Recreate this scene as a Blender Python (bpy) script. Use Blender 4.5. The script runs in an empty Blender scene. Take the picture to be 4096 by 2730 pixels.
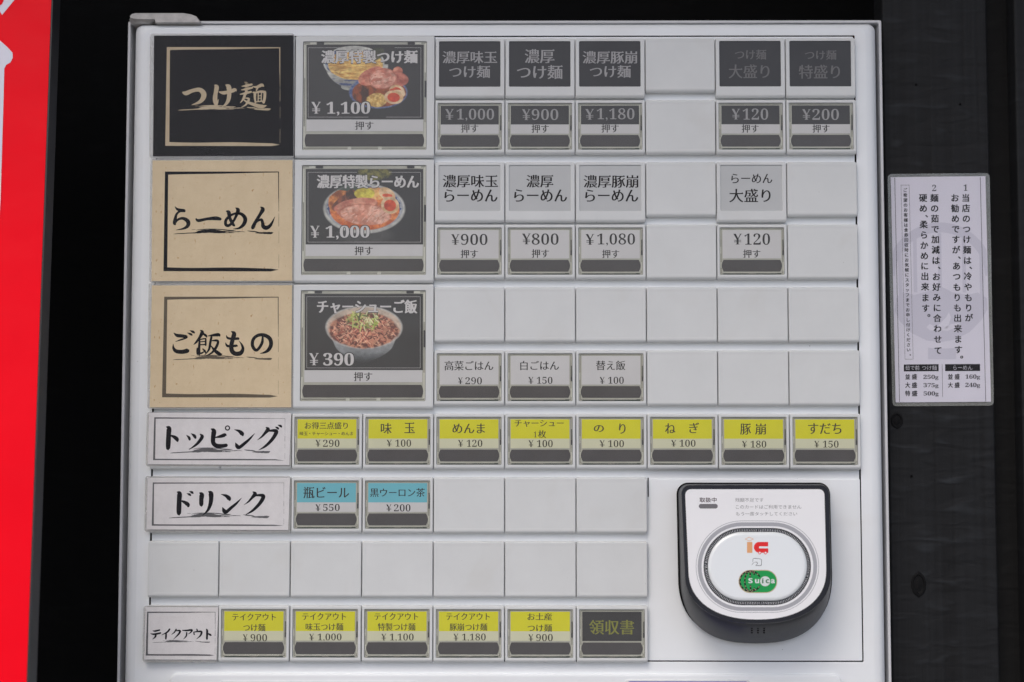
import bpy, bmesh, math, random
import numpy as np
from mathutils import Matrix, Vector

random.seed(7)
sc = bpy.context.scene
COL = sc.collection

# ------------------------------------------------------------------ camera, sky, sun, exposure
W, P, HM = 50.0, 44.673, 39.2          # button pitch across, pitch down, height of one plate (mm)
CAM = Vector((0.01102, -1.0014, -0.27733))
CAM_ROT = (math.pi/2 + 0.060272, -0.000388, 0.005926)
cam = bpy.data.cameras.new("camera"); cam_o = bpy.data.objects.new("camera", cam); COL.objects.link(cam_o)
cam_o.location = CAM; cam_o.rotation_euler = CAM_ROT
cam.sensor_width = 36; cam.lens = 50; cam.clip_start = 0.01; cam.clip_end = 500
cam.dof.use_dof = True; cam.dof.focus_distance = 1.005; cam.dof.aperture_fstop = 4.0
sc.camera = cam_o

world = bpy.data.worlds.new("World"); sc.world = world; world.use_nodes = True
nt = world.node_tree
sky = nt.nodes.new('ShaderNodeTexSky'); sky.sky_type = 'NISHITA'; sky.sun_disc = False
SUN_EL, SUN_AZ = 52, 205            # the sun stands over the street, a little to the left, behind the camera
sky.sun_elevation = math.radians(SUN_EL); sky.sun_rotation = math.radians(SUN_AZ)
sky.air_density = 0.8; sky.dust_density = 3.6; sky.ozone_density = 0.6
nt.links.new(sky.outputs[0], nt.nodes['Background'].inputs[0]); nt.nodes['Background'].inputs[1].default_value = 0.15
sun = bpy.data.lights.new("sun", 'SUN'); sun.energy = 0.7; sun.angle = math.radians(30); sun.color = (1, .985, .95)
sun_o = bpy.data.objects.new("sun", sun); COL.objects.link(sun_o)
az = math.radians(SUN_AZ); el = math.radians(SUN_EL)
sdir = Vector((math.sin(az)*math.cos(el), math.cos(az)*math.cos(el), math.sin(el)))
sun_o.rotation_euler = sdir.to_track_quat('Z', 'Y').to_euler()
sc.view_settings.view_transform = 'Standard'; sc.view_settings.look = 'None'
sc.view_settings.exposure = 0.22; sc.view_settings.gamma = 1

# ------------------------------------------------------------------ helpers
_R = None
def at(x, y, Y=0.0):
    """a point measured on the 4096 px photograph -> (X, Z) in mm on the upright plane Y (mm)"""
    global _R
    if _R is None:
        from mathutils import Euler
        _R = Euler(CAM_ROT).to_matrix()
    d = _R @ Vector(((x-2048)/5689, -(y-1365)/5689, -1))
    t = (Y*.001 - CAM.y)/d.y
    q = CAM + d*t
    return q.x*1000, q.z*1000
CROP = dict(A1=(480,40,2.613), A2=(1160,120,3.015), A3=(1720,120,2.674), A4=(2560,60,2.2625),
            B1=(560,600,2.903), B2=(1160,620,3.015), B3=(1720,620,2.674), B4=(2560,620,2.2625),
            C1=(560,1110,2.903), C2=(1160,1120,3.015), C3=(1720,1120,2.674),
            D1=(560,1620,2.903), D6=(1160,1620,2.801), D7=(1980,1620,2.801), D8=(2800,1620,2.904),
            E1=(460,2130,2.614), E2=(1160,2380,2.801), E3=(1960,2380,2.736),
            F=(2600,1880,1.845), G=(2740,1960,3.136), N=(3500,640,1.508), S=(0,0,1))
def cp(c, x, y, Y):
    a, b, s = CROP[c]; return at(a+x/s, b+y/s, Y)

_mats = {}
def mat(name, col, rough=.5, spec=.4, coat=0, vary=0, vscale=60, bump=0, bscale=900, bdist=.0004, metal=0, blotch=None):
    if name in _mats: return _mats[name]
    m = bpy.data.materials.new(name); m.use_nodes = True; t = m.node_tree; b = t.nodes['Principled BSDF']
    b.inputs['Base Color'].default_value = (*col, 1); b.inputs['Roughness'].default_value = rough
    b.inputs['Specular IOR Level'].default_value = spec; b.inputs['Metallic'].default_value = metal
    b.inputs['Coat Weight'].default_value = coat; b.inputs['Coat Roughness'].default_value = .08
    tc = t.nodes.new('ShaderNodeNewGeometry'); OBJ = 'Position'
    if vary:
        n = t.nodes.new('ShaderNodeTexNoise'); n.inputs['Scale'].default_value = vscale; n.inputs['Detail'].default_value = 6
        n.inputs['Roughness'].default_value = .65
        t.links.new(tc.outputs['Position'], n.inputs['Vector'])
        r = t.nodes.new('ShaderNodeMapRange'); r.inputs['From Min'].default_value = .3; r.inputs['From Max'].default_value = .7
        r.inputs['To Min'].default_value = 1-vary; r.inputs['To Max'].default_value = 1+vary*.6
        t.links.new(n.outputs['Fac'], r.inputs['Value'])
        x = t.nodes.new('ShaderNodeVectorMath'); x.operation = 'SCALE'; x.inputs[0].default_value = col
        t.links.new(r.outputs['Result'], x.inputs['Scale']); t.links.new(x.outputs[0], b.inputs['Base Color'])
        r2 = t.nodes.new('ShaderNodeMapRange'); r2.inputs['To Min'].default_value = rough*.8; r2.inputs['To Max'].default_value = min(1, rough*1.25)
        t.links.new(n.outputs['Fac'], r2.inputs['Value']); t.links.new(r2.outputs['Result'], b.inputs['Roughness'])
    if bump:
        n = t.nodes.new('ShaderNodeTexNoise'); n.inputs['Scale'].default_value = bscale; n.inputs['Detail'].default_value = 4
        t.links.new(tc.outputs['Position'], n.inputs['Vector'])
        u = t.nodes.new('ShaderNodeBump'); u.inputs['Strength'].default_value = bump; u.inputs['Distance'].default_value = bdist
        t.links.new(n.outputs['Fac'], u.inputs['Height']); t.links.new(u.outputs[0], b.inputs['Normal'])
    if blotch:                                   # faint yellowish handling marks
        n = t.nodes.new('ShaderNodeTexNoise'); n.inputs['Scale'].default_value = 22; n.inputs['Detail'].default_value = 7; n.inputs['Distortion'].default_value = .8
        t.links.new(tc.outputs['Position'], n.inputs['Vector']); r = t.nodes.new('ShaderNodeMapRange'); r.inputs['From Min'].default_value = .56; r.inputs['From Max'].default_value = .72; r.inputs['To Max'].default_value = .28
        t.links.new(n.outputs['Fac'], r.inputs['Value']); x = t.nodes.new('ShaderNodeMixRGB'); x.inputs[2].default_value = (*blotch, 1); t.links.new(r.outputs[0], x.inputs[0])
        src = b.inputs['Base Color'].links[0].from_socket; t.links.new(src, x.inputs[1])
        n2 = t.nodes.new('ShaderNodeTexNoise'); n2.inputs['Scale'].default_value = 420; n2.inputs['Detail'].default_value = 1; t.links.new(tc.outputs['Position'], n2.inputs['Vector'])
        r2 = t.nodes.new('ShaderNodeMapRange'); r2.inputs['From Min'].default_value = .80; r2.inputs['From Max'].default_value = .84; r2.inputs['To Max'].default_value = .8; t.links.new(n2.outputs['Fac'], r2.inputs['Value'])
        x2 = t.nodes.new('ShaderNodeMixRGB'); x2.inputs[2].default_value = (.12,.11,.1,1); t.links.new(r2.outputs[0], x2.inputs[0]); t.links.new(x.outputs[0], x2.inputs[1]); t.links.new(x2.outputs[0], b.inputs['Base Color'])
    _mats[name] = m; return m
def clear(name, tint, haze, rough=.08, gloss=.035):
    """thin clear plastic: lets most light through, scatters a little, shines a little"""
    if name in _mats: return _mats[name]
    m = bpy.data.materials.new(name); m.use_nodes = True; t = m.node_tree; t.nodes.clear()
    out = t.nodes.new('ShaderNodeOutputMaterial'); tr = t.nodes.new('ShaderNodeBsdfTransparent'); tr.inputs[0].default_value = (*tint, 1)
    df = t.nodes.new('ShaderNodeBsdfDiffuse'); df.inputs[0].default_value = (.62, .62, .6, 1)
    mx = t.nodes.new('ShaderNodeMixShader'); mx.inputs[0].default_value = haze
    t.links.new(tr.outputs[0], mx.inputs[1]); t.links.new(df.outputs[0], mx.inputs[2])
    tc = t.nodes.new('ShaderNodeTexCoord'); n = t.nodes.new('ShaderNodeTexNoise'); n.inputs['Scale'].default_value = 25; n.inputs['Detail'].default_value = 5
    t.links.new(tc.outputs['Object'], n.inputs['Vector'])
    r = t.nodes.new('ShaderNodeMapRange'); r.inputs['From Min'].default_value = .3; r.inputs['From Max'].default_value = .7
    r.inputs['To Min'].default_value = haze*.7; r.inputs['To Max'].default_value = haze*1.35
    t.links.new(n.outputs['Fac'], r.inputs['Value']); t.links.new(r.outputs[0], mx.inputs[0])
    gl = t.nodes.new('ShaderNodeBsdfGlossy'); gl.inputs['Roughness'].default_value = rough
    nb = t.nodes.new('ShaderNodeTexNoise'); nb.inputs['Scale'].default_value = 14; nb.inputs['Detail'].default_value = 2; t.links.new(tc.outputs['Object'], nb.inputs['Vector'])
    bu = t.nodes.new('ShaderNodeBump'); bu.inputs['Strength'].default_value = .5; bu.inputs['Distance'].default_value = .003; t.links.new(nb.outputs['Fac'], bu.inputs['Height']); t.links.new(bu.outputs[0], gl.inputs['Normal'])
    lw = t.nodes.new('ShaderNodeLayerWeight'); lw.inputs['Blend'].default_value = .5
    pw = t.nodes.new('ShaderNodeMath'); pw.operation = 'POWER'; pw.inputs[1].default_value = 5; t.links.new(lw.outputs['Facing'], pw.inputs[0])
    fr = t.nodes.new('ShaderNodeMath'); fr.operation = 'MULTIPLY_ADD'; fr.inputs[1].default_value = .6; fr.inputs[2].default_value = gloss; t.links.new(pw.outputs[0], fr.inputs[0])
    m2 = t.nodes.new('ShaderNodeMixShader')
    t.links.new(fr.outputs[0], m2.inputs[0]); t.links.new(mx.outputs[0], m2.inputs[1]); t.links.new(gl.outputs[0], m2.inputs[2])
    t.links.new(m2.outputs[0], out.inputs[0]); _mats[name] = m; return m

def empty(name, label=None, cat=None, group=None, loc=(0,0,0)):
    o = bpy.data.objects.new(name, None); COL.objects.link(o); o.empty_display_size = .02
    o.location = Vector(loc)*.001
    if label: o['label'] = label
    if cat: o['category'] = cat
    if group: o['group'] = group
    return o
def tag(o, label=None, cat=None, group=None, kind=None):
    for k, v in (('label', label), ('category', cat), ('group', group), ('kind', kind)):
        if v: o[k] = v
    return o
def world_loc(p):
    v = Vector((0,0,0))
    while p is not None: v += p.location; p = p.parent
    return v
class MB:
    """collects vertices (mm, scene position) and faces with a material slot, then links ONE object"""
    def __init__(s): s.v = []; s.f = []; s.m = []
    def add(s, vs, fs, m=0):
        b = len(s.v); s.v += [tuple(v) for v in vs]; s.f += [[b+i for i in f] for f in fs]; s.m += [m]*len(fs)
    def box(s, x0, x1, y0, y1, z0, z1, m=0):
        s.add([(x0,y0,z0),(x1,y0,z0),(x1,y1,z0),(x0,y1,z0),(x0,y0,z1),(x1,y0,z1),(x1,y1,z1),(x0,y1,z1)],
              [(0,1,5,4),(1,2,6,5),(2,3,7,6),(3,0,4,7),(4,5,6,7),(3,2,1,0)], m)
    def loops(s, L, cap0=False, cap1=True, mats=None, m=0, close=True):
        n = len(L[0]); b = len(s.v)
        for l in L: s.v += [tuple(p) for p in l]
        for i in range(len(L)-1):
            for k in range(n if close else n-1):
                k2 = (k+1) % n
                s.f.append([b+i*n+k, b+i*n+k2, b+(i+1)*n+k2, b+(i+1)*n+k]); s.m.append(mats[i] if mats else m)
        if cap0: s.f.append([b+k for k in range(n)][::-1]); s.m.append(m)
        if cap1: s.f.append([b+(len(L)-1)*n+k for k in range(n)]); s.m.append(mats[-1] if mats else m)
    def build(s, name, mats, parent=None, smooth=30, recalc=True):
        if not isinstance(mats, (list, tuple)): mats = [mats]
        off = world_loc(parent)
        me = bpy.data.meshes.new(name)
        me.from_pydata([(x*.001-off.x, y*.001-off.y, z*.001-off.z) for x, y, z in s.v], [], s.f)
        for m in mats: me.materials.append(m)
        me.polygons.foreach_set('material_index', s.m)
        if recalc:
            bm = bmesh.new(); bm.from_mesh(me); bmesh.ops.recalc_face_normals(bm, faces=bm.faces); bm.to_mesh(me); bm.free()
        if smooth:
            me.polygons.foreach_set('use_smooth', [True]*len(me.polygons)); me.set_sharp_from_angle(angle=math.radians(smooth))
            me.polygons.foreach_set('use_smooth', [abs(p.normal.y) < .994 for p in me.polygons])
        me.update()
        o = bpy.data.objects.new(name, me); COL.objects.link(o); o.parent = parent
        return o
def rr(x0, x1, z0, z1, r, Y, n=4):
    """rounded rectangle loop in an upright plane; z0 bottom, z1 top"""
    p = []
    r = max(.01, min(r, (x1-x0)/2-.001, (z1-z0)/2-.001))
    for cx, cz, a0 in ((x1-r, z1-r, 0), (x0+r, z1-r, 90), (x0+r, z0+r, 180), (x1-r, z0+r, 270)):
        for k in range(n+1):
            a = math.radians(a0+90*k/n); p.append((cx+r*math.cos(a), Y, cz+r*math.sin(a)))
    return p
def shared(o, name, parent, loc):
    """a copy that shares its mesh"""
    c = o.copy(); c.name = name; COL.objects.link(c); c.parent = parent; c.location = Vector(loc)*.001
    return c

# ------------------------------------------------------------------ lettering (outlines of the built-in font, reshaped)
_tc = {}
def raw_text(s):
    if s in _tc: return _tc[s]
    c = bpy.data.curves.new('lettering', 'FONT'); c.body = s; c.resolution_u = 5
    o = bpy.data.objects.new('lettering', c); COL.objects.link(o)
    e = o.evaluated_get(bpy.context.evaluated_depsgraph_get()); m = e.to_mesh()
    bm = bmesh.new(); bm.from_mesh(m); e.to_mesh_clear()
    bmesh.ops.remove_doubles(bm, verts=bm.verts, dist=1e-5); bm.verts.index_update()
    V = np.array([(v.co.x, v.co.y) for v in bm.verts]).reshape(-1, 2); F = [[v.index for v in f.verts] for f in bm.faces]
    bm.free(); bpy.data.objects.remove(o); bpy.data.curves.remove(c)
    _tc[s] = (V, F); return V, F
_sc = {}
def styled(s, dx=0, dy=0, serif=0):
    """dx, dy thicken (or thin) upright and level strokes; serif puts the small triangle on the right end of level strokes"""
    key = (s, dx, dy, serif)
    if key in _sc: return _sc[key]
    V, F = raw_text(s); V = V.copy(); n = len(V); E = set(); F2 = []
    for f in F:
        a = sum(V[f[i]][0]*V[f[(i+1) % len(f)]][1]-V[f[(i+1) % len(f)]][0]*V[f[i]][1] for i in range(len(f)))
        if a < 0: f = f[::-1]
        F2.append(f)
        for i in range(len(f)): E.add((f[i], f[(i+1) % len(f)]))
    B = [(a, b) for a, b in E if (b, a) not in E]
    N = np.zeros((n, 2)); nx = {}; pv = {}
    for a, b in B:
        d = V[b]-V[a]; nn = np.array([d[1], -d[0]])/(np.hypot(*d)+1e-9)
        N[a] += nn; N[b] += nn; nx[a] = b; pv[b] = a
    tri = []
    if serif:
        for a, b in B:
            d = V[b]-V[a]; L = np.hypot(*d)
            if d[1] > 0 and abs(d[0]) < .15*L and .035 < L < .10 and b in nx and a in pv:
                e1 = V[nx[b]]-V[b]; e0 = V[a]-V[pv[a]]
                if e1[0] < -.12 and abs(e1[1]) < .06 and e0[0] > .03 and abs(e0[1]) < .06:
                    x, y = V[b]; k = serif
                    tri.append([(x-.115*k, y-.012), (x+.02*k, y-.03), (x+.005, y), (x-.04*k, y+.055*k)])
    N /= (np.hypot(N[:, 0], N[:, 1])+1e-9)[:, None]
    V[:, 0] += np.clip(N[:, 0]*1.25, -1, 1)*dx; V[:, 1] += np.clip(N[:, 1]*1.25, -1, 1)*dy
    bb = (V[:, 0].min(), V[:, 0].max(), V[:, 1].min(), V[:, 1].max())
    Z = [0]*n
    V = [tuple(v) for v in V]
    for t in tri:
        b = len(V); V += [(x, y+dy) for x, y in t]; Z += [1]*4; F2.append([b, b+1, b+2, b+3])
    _sc[key] = (V, Z, F2, bb); return _sc[key]
YEN = [[(0,1),(.30,1),(.30,.965),(0,.965)], [(.03,.97),(.30,.97),(.61,.50),(.39,.46)], [(.70,1),(1,1),(1,.965),(.70,.965)],
       [(.80,.97),(.91,.97),(.60,.52),(.49,.50)], [(.385,.52),(.615,.52),(.615,.03),(.385,.03)], [(.28,.035),(.72,.035),(.72,0),(.28,0)],
       [(.08,.425),(.92,.425),(.92,.37),(.08,.37)], [(.08,.275),(.92,.275),(.92,.22),(.08,.22)]]
STY = dict(m=dict(dx=.022, dy=-.003, serif=1), r=dict(dx=.016, dy=-.003, serif=1), b=dict(dx=.043, dy=.012, serif=1.3),
           o=dict(dx=.052, dy=.042), g=dict(), k=dict(dx=.018, dy=.010), kk=dict(dx=.030, dy=.022), d=dict(dx=-.013, dy=-.003), db=dict(dx=.006, dy=0.0),
           do=dict(dx=.04, dy=.04), th=dict(dx=-.012, dy=-.012))
MATHD = {**{str(i): chr(0x1D7CE+i) for i in range(10)}, 'g': '𝐠'}
def text(mb, c, s, x0, y0, x1, y1, Y, sty='m', m=0, lift=.02):
    """one line of lettering whose ink fills the measured box, laid on the plane Y (mm, more negative = nearer)"""
    if s == '¥':
        for i, q in enumerate(YEN):
            pts = []
            gro = 0 if sty != 'do' else .05
            for u, v in q:
                cu = sum(a for a, _ in q)/4; cv = sum(b for _, b in q)/4
                u += math.copysign(gro, u-cu); v += math.copysign(gro, v-cv)
                X, Zz = cp(c, x0+u*(x1-x0), y1-v*(y1-y0), Y); pts.append((X, Y-.004*i, Zz))
            mb.add(pts, [(0,1,2,3)], m)
        return
    if sty in ('d', 'db', 'do'): s = ''.join(MATHD.get(ch, ch) for ch in s)
    V, Zl, F, bb = styled(s, **STY[sty])
    sx = (x1-x0)/(bb[1]-bb[0]); sy = (y1-y0)/(bb[3]-bb[2])
    P0 = cp(c, x0, y0, Y); P1 = cp(c, x1, y0, Y); P2 = cp(c, x0, y1, Y); P3 = cp(c, x1, y1, Y)
    vs = []
    for (x, y), z in zip(V, Zl):
        u = (x-bb[0])/(bb[1]-bb[0]); w = (bb[3]-y)/(bb[3]-bb[2])
        a = [(1-u)*(1-w), u*(1-w), (1-u)*w, u*w]
        X = sum(k*p[0] for k, p in zip(a, (P0, P1, P2, P3))); Z = sum(k*p[1] for k, p in zip(a, (P0, P1, P2, P3)))
        vs.append((X, Y-z*lift, Z))
    if sty in 'bok' or sty in ('m', 'r', 'kk', 'do', 'db'):   # strokes that overlap lie a hair apart
        for i, f in enumerate(F):
            h = .002*(i % 8); mb.add([(vs[j][0], vs[j][1]-h, vs[j][2]) for j in f], [tuple(range(len(f)))], m)
    else: mb.add(vs, F, m)
def brush(mb, c, pts, Y, m=0, closed=False, k=1.0, lift=0, sub=5, rag=0):
    """one brush stroke: points with widths in the crop's pixels, smoothed"""
    n = len(pts); Q = []
    for i in range(n-1):
        p0, p1, p2, p3 = pts[max(i-1, 0)], pts[i], pts[i+1], pts[min(i+2, n-1)]
        for j in range(sub):
            t = j/sub
            Q.append([.5*((2*b)+(-a+cc)*t+(2*a-5*b+4*cc-d)*t*t+(-a+3*b-3*cc+d)*t**3) for a, b, cc, d in zip(p0, p1, p2, p3)])
    Q.append(list(pts[-1])); L = []; R = []
    for i, (x, y, w) in enumerate(Q):
        a = Q[max(i-1, 0)]; b = Q[min(i+1, len(Q)-1)]
        dx, dy = b[0]-a[0], b[1]-a[1]; l = math.hypot(dx, dy)+1e-9; nx_, ny_ = -dy/l, dx/l; w = max(w*k*1.1, .8)/2
        jl = 1+rag*random.uniform(-1, 1); jr = 1+rag*random.uniform(-1, 1)
        X, Z = cp(c, x+nx_*w*jl, y+ny_*w*jl, Y); L.append((X, Y-lift, Z))
        X, Z = cp(c, x-nx_*w*jr, y-ny_*w*jr, Y); R.append((X, Y-lift, Z))
    n = len(L); vs = L+R; fs = [(i, i+1, n+i+1, n+i) for i in range(n-1)]
    # rounded ends
    for e, j in ((0, 1), (n-1, n-2)):
        x, y, w = Q[e]; a = Q[j]; dx, dy = x-a[0], y-a[1]; l = math.hypot(dx, dy)+1e-9; w = max(w*k, .8)/2
        b = len(vs); tip = []
        for q in (-60, -30, 0, 30, 60):
            ca, sa = math.cos(math.radians(q)), math.sin(math.radians(q)); ux, uy = dx/l, dy/l
            X, Z = cp(c, x+(ux*ca-uy*sa)*w*.8, y+(uy*ca+ux*sa)*w*.8, Y); tip.append((X, Y-lift, Z))
        vs += tip; ends = [n+e] + list(range(b, b+5)) + [e] if (e == n-1) else [e] + list(range(b, b+5)) + [n+e]
        # order by angle round the end to stay simple
        cx = sum(vs[i][0] for i in ends)/len(ends); cz = sum(vs[i][2] for i in ends)/len(ends)
        ends.sort(key=lambda i: math.atan2(vs[i][2]-cz, vs[i][0]-cx)); fs.append(tuple(ends))
    mb.add(vs, fs, m)
def poly(mb, c, pts, Y, m=0, t=0):
    vs = []
    for x, y in pts:
        X, Z = cp(c, x, y, Y); vs.append((X, Y, Z))
    mb.add(vs, [tuple(range(len(vs)))], m)
def quadpx(c, x0, y0, x1, y1):
    return [(x0, y0), (x1, y0), (x1, y1), (x0, y1)]
def ell(cx, cy, rx, ry, n=36, a0=0, a1=360):
    return [(cx+rx*math.cos(math.radians(a0+(a1-a0)*k/n)), cy+ry*math.sin(math.radians(a0+(a1-a0)*k/n))) for k in range(n if a1-a0 >= 360 else n+1)]
def stad(x0, y0, x1, y1, r=None, n=12):
    r = min((x1-x0)/2, (y1-y0)/2) if r is None else r; p = []
    for cx, cy, a in ((x1-r, y0+r, -90), (x1-r, y1-r, 0), (x0+r, y1-r, 90), (x0+r, y0+r, 180)):
        for k in range(n+1):
            q = math.radians(a+90*k/n); p.append((cx+r*math.cos(q), cy+r*math.sin(q)))
    return p
def ringpx(mb, c, A, B, Y, m=0):
    n = len(A); vs = []
    for x, y in list(A)+list(B):
        X, Z = cp(c, x, y, Y); vs.append((X, Y, Z))
    mb.add(vs, [(k, (k+1) % n, n+(k+1) % n, n+k) for k in range(n)], m)

# ------------------------------------------------------------------ materials
WHITE = mat("white_plastic", (.665,.68,.675), .38, .4, vary=.035, vscale=35, bump=.06, bscale=1500, blotch=(.58,.57,.54))
PANEL = mat("white_enamel", (.84,.865,.88), .30, .45, vary=.03, vscale=14, bump=.04, bscale=500, blotch=(.78,.78,.77))
STEEL = mat("white_sheet_metal", (.62,.62,.63), .35, .5, vary=.06, vscale=20)
SLOT = mat("gap_shade", (.006,.006,.007), .9, .1)  # near-black colour stands in for the shade inside slits, recesses and holes
PRINT = mat("printing_ink_black", (.024,.022,.023), .6, .12)
PRINT_Y = mat("printing_ink_brown", (.045,.04,.022), .6, .12)
GREYINK = mat("light_grey_ink", (.36,.355,.36), .5, .3)
DIMINK = mat("dim_grey_ink", (.17,.168,.17), .5, .3)
LT_DARK = mat("charcoal_label_film", (.058,.058,.060), .22, .3, vary=.12, vscale=30)
LT_LIGHT = mat("grey_label_film", (.50,.51,.51), .25, .5, vary=.06, vscale=18)
LB_DARK = mat("charcoal_label_paper", (.036,.036,.039), .5, .3, vary=.1, vscale=40)
LB_WHITE = mat("white_label_paper", (.66,.655,.66), .6, .3, vary=.03, vscale=50)
LB_CREAM = mat("cream_label_paper", (.70,.70,.50), .6, .3, vary=.03, vscale=50)
LB_YELLOW = mat("yellow_label_paper", (.74,.71,.003), .6, .3, vary=.04, vscale=50)
LB_BLUE = mat("blue_label_paper", (.16,.52,.62), .6, .3, vary=.04, vscale=50)
BAR = mat("charcoal_magnet_strip", (.070,.066,.069), .6, .3, vary=.12, vscale=70, bump=.25, bscale=3000)
RIM = mat("greenish_clear_rim", (.50,.50,.43), .2, .5, vary=.12, vscale=90)
RIM_L = mat("pale_clear_rim", (.66,.66,.58), .2, .5, vary=.1, vscale=90)
RIM_D = mat("dark_switch_block", (.045,.045,.05), .4, .4)
RIM_S = mat("shaded_rim_groove", (.13,.13,.11), .4, .4)  # deep shadow round the label window, put into the rim colour
PCB = mat("dark_green_board", (.012,.03,.02), .4, .4)
COVER = clear("clear_button_cover", (.955,.955,.945), .058, .06, .02)
FILM = clear("laminating_film", (.985,.985,.985), .003, .10, .004)
YEL_INK = mat("yellow_green_ink", (.24,.25,.035), .6, .3)

# ------------------------------------------------------------------ the ticket machine
TM = empty("ticket_machine", "white ticket vending machine with rows of meal buttons, set against a black board wall", "ticket machine", loc=(0, 12, -1600))
# outer case of sheet metal
def corners(pts, Y): return [at(x, y, Y) for x, y in pts]
YC = 12.0
cl0, cl1 = at(514.5, 95, YC), at(465.5, 2730, YC)
cx0 = (cl0[0]+cl1[0])/2; cx1 = at(3525.5, 85, YC)[0]; cz1 = at(3000, 82, YC)[1]
ZB = -1604.0
case = MB()
o_ = lambda i, Y: rr(cx0+i, cx1-i, ZB, cz1-i, 1.2, Y, 3)
case.loops([o_(0, 330), o_(0, YC+.4), o_(.4, YC), o_(1.5, YC), o_(1.9, YC+.4), o_(1.9, 60)], cap0=True, cap1=True)
case.build("case", STEEL, TM)
# the door: rounded edges, with the opening that holds the button plates
dx0 = at(538, 1365, 14)[0]; dx0 = cx0+5.0; dx1 = at(3508, 400, 12)[0]; dz1 = at(2000, 98.5, 12)[1]
sl0 = (at(608.8, 1640, 5)[0]+at(595.3, 2400, 5)[0])/2; sl1 = (at(3423, 630, 5)[0]+at(3457.5, 2640, 5)[0])/2
slz = at(3000, 2648.6, 5)[1]
d_ = lambda a, b, Y, r: rr(dx0+a, dx1-a, ZB+30, dz1-b, r, Y, 6)
hole = lambda e, Y: rr(sl0-e, sl1+e, slz-e, 3.0+e, .8, Y, 6)
door = MB()
door.loops([d_(0,0,40,5), d_(0,0,17,5), d_(.5,.3,13,5), d_(1.8,1.0,9.5,5), d_(4,2.2,6.8,5), d_(6.5,3.6,5.5,5), d_(9.5,5,5,5),
            hole(.35, 5), hole(0, 5.3), hole(0, 30)], cap1=True, mats=[0]*8+[1, 1])
door.build("door", [PANEL, SLOT], TM, smooth=35)
gap = MB(); gap.box(sl0-1, sl1+1, 20, 21, slz-1, 4); gap.build("door_recess", SLOT, TM)
# mounting plate behind the buttons, with a slit left of the card reader panel
rp0 = at(2592.5, 2100, 5)[0]; rpz = -7*P-6.2
mp = MB()
mp.loops([rr(sl0+1.2, sl1-1.2, slz+.9, 2.2, .6, 7, 3), rr(sl0+1.2, sl1-1.2, slz+.9, 2.2, .6, 5.4, 3), rr(sl0+1.4, sl1-1.4, slz+1.1, 2.0, .6, 5.2, 3)])
mp.build("mounting_plate", PANEL, TM)
rpn = MB()
rpn.loops([rr(rp0+.1, sl1-.9, slz+.9, rpz+5, .6, 5.15, 3), rr(rp0+.1, sl1-.9, slz+.9, rpz+5, .6, 4.95, 3), rr(rp0+.4, sl1-1.2, slz+1.2, rpz+4.7, .6, 4.7, 3)])
rpn.build("reader_panel", PANEL, TM)
sl = MB()
a = at(2590.8, 1912, 4.6); b = at(2594.3, 1988, 4.6); sl.box(a[0], b[0]+.15, 4.5, 6, b[1], a[1])
sl.build("panel_slit", SLOT, TM)

# hinge at the top left corner
hg = MB(); top = []; Yh = 2
for x, y in ((519,64),(527,56),(541,52.6),(733,52.6),(765,58),(785,66),(797,82),(800,90)): top.append(cp('S', x, y, Yh))
bot = [cp('S', x, y, Yh) for x, y in ((800,91),(622,91),(618,77),(545,77),(520,73))]
out = top+bot
def slab(mb, loop, Y0, Y1, ch=.6, m=0):
    cx = sum(p[0] for p in loop)/len(loop); cz = sum(p[1] for p in loop)/len(loop)
    ins = [((x-cx)*(1-ch/40)+cx, (z-cz)*(1-ch/12)+cz) for x, z in loop]
    mb.loops([[(x, Y1, z) for x, z in loop], [(x, Y0+ch, z) for x, z in loop], [(x, Y0, z) for x, z in ins]], m=m)
slab(hg, out, Yh, 26)
hx, hz = cp('S', 566, 86, 8)
cyl = []
for r, yy in ((0, 76), (9.2, 76), (8.9, 82), (8.0, 88), (7.0, 93), (6.4, 98), (0, 98.2)):
    z = cp('S', 566, yy, 8)[1]
    cyl.append([(hx+r*1.05*math.cos(q*math.pi/12), 12+r*math.sin(q*math.pi/12), z) for q in range(24)])
hg.loops(cyl, cap0=False, cap1=False)
hg.build("hinge", mat("worn_cast_metal", (.50,.48,.46), .45, .5, vary=.28, vscale=120, bump=.3, bscale=300), TM, smooth=40)

# ---- plates and buttons --------------------------------------------------------------------
def plate_loops(w, h, win=None, Yb=5.1, big=False):
    g = .27
    L = [rr(g, w-g, -h, 0, 1.0, Yb), rr(g, w-g, -h, 0, 1.0, 1.4), rr(g+.12, w-g-.12, -h+.75, -.3, .95, .5), rr(g+.32, w-g-.32, -h+1.7, -.7, .8, .06), rr(g+.5, w-g-.5, -h+2.1, -1.0, .7, 0)]
    return L
def make_blank(w=W, h=HM):
    mb = MB(); L = plate_loops(w, h)
    L += [rr(2.6, w-2.6, -h+3.4, -2.4, .5, 0), rr(2.75, w-2.75, -h+3.55, -2.55, .45, .07)]
    mb.loops(L, cap0=True, cap1=True)
    return mb
def make_frame(w, h, win):
    x0, x1, z0, z1 = win; mb = MB(); L = plate_loops(w, h)
    L += [rr(x0-.15, x1+.15, z0-.15, z1+.15, .9, 0), rr(x0, x1, z0, z1, .8, .15), rr(x0, x1, z0, z1, .8, 3.0)]
    mb.loops(L, cap0=False, cap1=False)
    return mb
def local_build(mb, name, mats, smooth=30):
    """mesh in plate-local mm, not parented yet"""
    o = mb.build(name, mats, None, smooth); return o
protos = {}
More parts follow.
